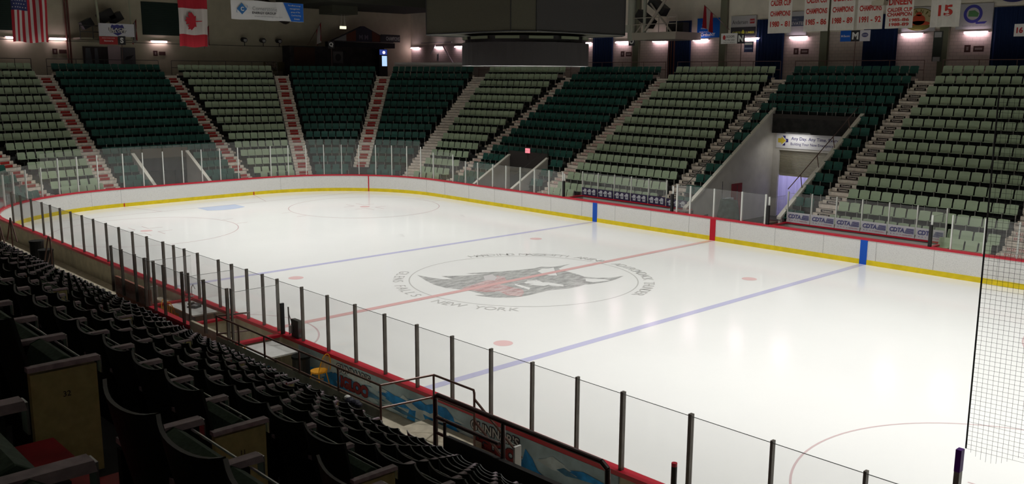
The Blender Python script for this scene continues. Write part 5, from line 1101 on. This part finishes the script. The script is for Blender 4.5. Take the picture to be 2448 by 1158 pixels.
# near seat: origin under the armrest tips, +y towards the ice, left edge at x=0
NW = .50
def near_parts():
    n = 10; Bk = MB()
    def pt(u, v, side):    # u -1..1 across, v 0..1 up
        x = NW/2+u*.243; z = .26+v*(.585+.03*abs(u)**3)*1.0
        y = -.30-.10*v+.045*u*u+.012*math.cos(v*3); return (x, y+(.016 if side else 0)*(-1), z)
    m = 5
    for i in range(n):
        for k in range(m):
            u0, u1 = -1+2*i/n, -1+2*(i+1)/n; v0, v1 = k/m, (k+1)/m
            Bk.face([pt(u1, v0, 0), pt(u0, v0, 0), pt(u0, v1, 0), pt(u1, v1, 0)], 1); Bk.face([pt(u0, v0, 1), pt(u1, v0, 1), pt(u1, v1, 1), pt(u0, v1, 1)])
        Bk.face([pt(u0, 1, 1), pt(u1, 1, 1), pt(u1, 1, 0), pt(u0, 1, 0)], 2); Bk.face([pt(u1, 0, 1), pt(u0, 0, 1), pt(u0, 0, 0), pt(u1, 0, 0)])
    for k in range(m):
        v0, v1 = k/m, (k+1)/m
        Bk.face([pt(-1, v0, 0), pt(-1, v0, 1), pt(-1, v1, 1), pt(-1, v1, 0)]); Bk.face([pt(1, v0, 1), pt(1, v0, 0), pt(1, v1, 0), pt(1, v1, 1)])
    Pd = MB(); N = 8
    prof = [(-.27, .31), (-.20, .29), (-.11, .38), (-.075, .52), (-.095, .60), (-.14, .63), (-.19, .61), (-.23, .49)]
    xs_ = [NW/2-.205, NW/2-.19, NW/2, NW/2+.19, NW/2+.205]
    for i in range(len(xs_)-1):
        for k in range(N):
            p, q = prof[k], prof[(k+1) % N]
            s0 = .93 if i == 0 else 1; s1 = .93 if i == len(xs_)-2 else 1
            f = lambda a, s: (-.18+(a[0]+.18)*s, .48+(a[1]-.48)*s)
            a0, b0, b1, a1 = f(p, s0), f(q, s0), f(q, s1), f(p, s1)
            Pd.face([(xs_[i], a0[0], a0[1]), (xs_[i], b0[0], b0[1]), (xs_[i+1], b1[0], b1[1]), (xs_[i+1], a1[0], a1[1])])
    for x, s in ((xs_[0], 1), (xs_[-1], -1)): Pd.face([(x, y, z) for y, z in (prof if s > 0 else prof[::-1])])
    Ar = MB(); Ar.hexa([(-.026, -.34, .598), (.026, -.34, .598), (.028, -.0, .598), (-.028, -.0, .598), (-.022, -.34, .622), (.022, -.34, .622), (.025, -.005, .624), (-.025, -.005, .624)])
    St = MB(); St.box(-.012, .012, -.30, -.05, .0, .585); St.box(-.02, .02, -.34, -.28, .3, .58)
    Ch = MB(); Ch.box(-.024, .024, -.002, .004, .53, .618)
    Rm = MB(); Rm.tube((NW/2-.20, -.065, .60), (NW/2+.20, -.065, .60), .006, 0, 5)
    return Bk, Pd, Ar, St, Ch, Rm
NP = near_parts()
M_fab = mat('seat_black_fabric', (.006, .007, .006), 1, 0); M_edge = mat('seat_worn_lit_edge', (.12, .125, .125), .6, .3)  # worn top edges, also lightened for tube light falling from above
nm_ = [NP[0].mesh('backrest', [M_seatn, M_fab, M_edge], False), NP[1].mesh('seat', [M_pad], True), NP[2].mesh('armrest', [M_arm]), NP[3].mesh('side_support', [M_dark]), NP[4].mesh('armrest_tip', [M_chrome]), NP[5].mesh('seat_bar', [M_chrome])]
lw = MB()
for i, p_ in enumerate(NP[:5]): lw.add(p_.v, p_.f, None, [(0, 5, 6)[q_] for q_ in p_.m] if i == 0 else (0, 1, 2, 0, 3)[i])
one_n = lw.mesh('theatre_seat', [M_seatn, M_pad, M_arm, M_chrome, M_panel, M_fab, M_edge], False)
blocks = []; edges = [XA]
for a, c in AIS: edges += [a, c]
edges.append(XB)
for i in range(0, len(edges), 2): blocks.append((edges[i], edges[i+1]))
BL = ['leftmost block', 'second block', 'third block', 'fourth block', 'fifth block', 'nearest block']
ns = []
for bi, (x0, x1) in enumerate(blocks):
    for j in range(-2, 9):
        n = int((x1-x0-.06)/NW); off = x1-.06-n*NW if bi < 5 else x0+.08
        for i in range(n):
            x = off+i*NW; y = NY(j)-.25; z = NZ(j)
            pj = project((x+.2, y-.35, z+.75)); vis = pj is not None and -90 < pj[0] < 1700 and pj[1] < 1330
            d = (Vector((x, y, z))-Vector(CAM)).length
            if d < 1.0: continue
            ns.append((d, vis, x, y, z, bi, j, i, n))
ns.sort(key=lambda s_: s_[0])
rest = MB(); cnt = 0
M_num = mat('panel_number', (.03, .025, .02), .7)
for (d, vis, x, y, z, bi, j, i, n) in ns:
    if vis and cnt < 300:
        lb = f'dark theatre seat, row {9-j} from front, seat {i+1} from left, {BL[bi]}'
        if cnt < 170:
            o = empty('theatre_seat', (x, y, z))
            for q, me in zip(('backrest', 'seat', 'armrest', 'side_support', 'armrest_tip', 'seat_bar'), nm_):
                c = bpy.data.objects.new(q, me); c.parent = o; COL.objects.link(c)
            if i == n-1 and bi < 5:
                for q, me in zip(('armrest', 'armrest_tip'), (nm_[2], nm_[4])): c = bpy.data.objects.new(q, me); c.parent = o; c.location = (NW+.01, 0, 0); COL.objects.link(c)
                b = MB(); b.box(NW-.015, NW+.03, -.33, -.02, .02, .585, 0); text(b, str({-1: 32, 0: 11}.get(j, 12+j)), (NW+.03, -.17, .46), (0, 1, 0), U_, .028, None, 1, .01)
                p_ = b.build('end_panel', [M_panel, M_num], o); p_['label'] = 'olive end panel with a small number'
        else:
            o = bpy.data.objects.new('theatre_seat', one_n); o.location = (x, y, z); COL.objects.link(o)
        tag(o, lb, 'theatre seat', 'dark theatre seats of the near stand'); cnt += 1
    elif x < 27:
        rest.add(lw.v, lw.f, Matrix.Translation((x, y, z)), lw.m)
        if i == n-1 and bi < 5: rest.box(x+NW-.015, x+NW+.03, y-.33, y-.02, z, z+.585, 4)
tag(rest.build('theatre_seating', [M_seatn, M_pad, M_arm, M_chrome, M_panel, M_fab, M_edge]), 'remaining dark theatre seats filling the near stand toward the far left', 'seating', kind='stuff')
# bag on a near seat, near handrails
e = empty('bag', (10.75, -15.2, NZ(8)+.60), label='dark bag with a white cap lying on the front row seats', cat='bag')
b = MB(); n = 12
for (cx, cy, r, m) in ((0, 0, .11, 0), (.17, .03, .095, 0), (.31, 0, .08, 0), (-.09, .0, .07, 1)):
    for i in range(6):
        for k in range(n):
            t0, t1 = math.pi*i/6, math.pi*(i+1)/6; a, c = 2*math.pi*k/n, 2*math.pi*(k+1)/n
            S_ = lambda t, a: (cx+r*math.sin(t)*math.cos(a), cy+r*math.sin(t)*math.sin(a), .06+r*.75*math.cos(t)+(.05 if m else 0))
            b.face([S_(t0, a), S_(t1, a), S_(t1, c), S_(t0, c)], m)
b.build('bag_body', [mat('bag_navy', (.02, .02, .035), .5), M_white], e)

# ------------------------------------------------------------------ catch netting above the near right glass
b = MB(); r = .0019
def netp(x, z): return (x+.05*(7.5-z)*.1, -13.1+.12*math.sin((x-21.7)*.8)*(1-(z-3.2)/8), z)
x0n, x1n, z0n, z1n, st_ = 21.75, 27.0, 3.35, 14.5, .06
nx, nz = int((x1n-x0n)/st_), int((z1n-z0n)/st_)
def ribbon(p, q):
    b.face([(p[0]-r, p[1], p[2]-r), (q[0]-r, q[1], q[2]-r), (q[0]+r, q[1], q[2]+r), (p[0]+r, p[1], p[2]+r)])
for i in range(nx+1):
    x = x0n+i*st_
    for k in range(0, nz, 2):
        if z0n+k*st_ < 7.8: b.tube(netp(x, z0n+k*st_-.12*math.sin(i*.35)*(k == 0)), netp(x, z0n+(k+2)*st_), r if i else .012, 0, 3, False)
for k in range(0, 75):
    z = z0n+k*st_
    for i in range(0, nx, 2): b.tube(netp(x0n+i*st_, z), netp(x0n+(i+2)*st_, z), r, 0, 3, False)
tag(b.build('catch_net', mat('net_black', (.015, .015, .015), .8)), 'fine black catch netting hanging above the near right glass', 'net')
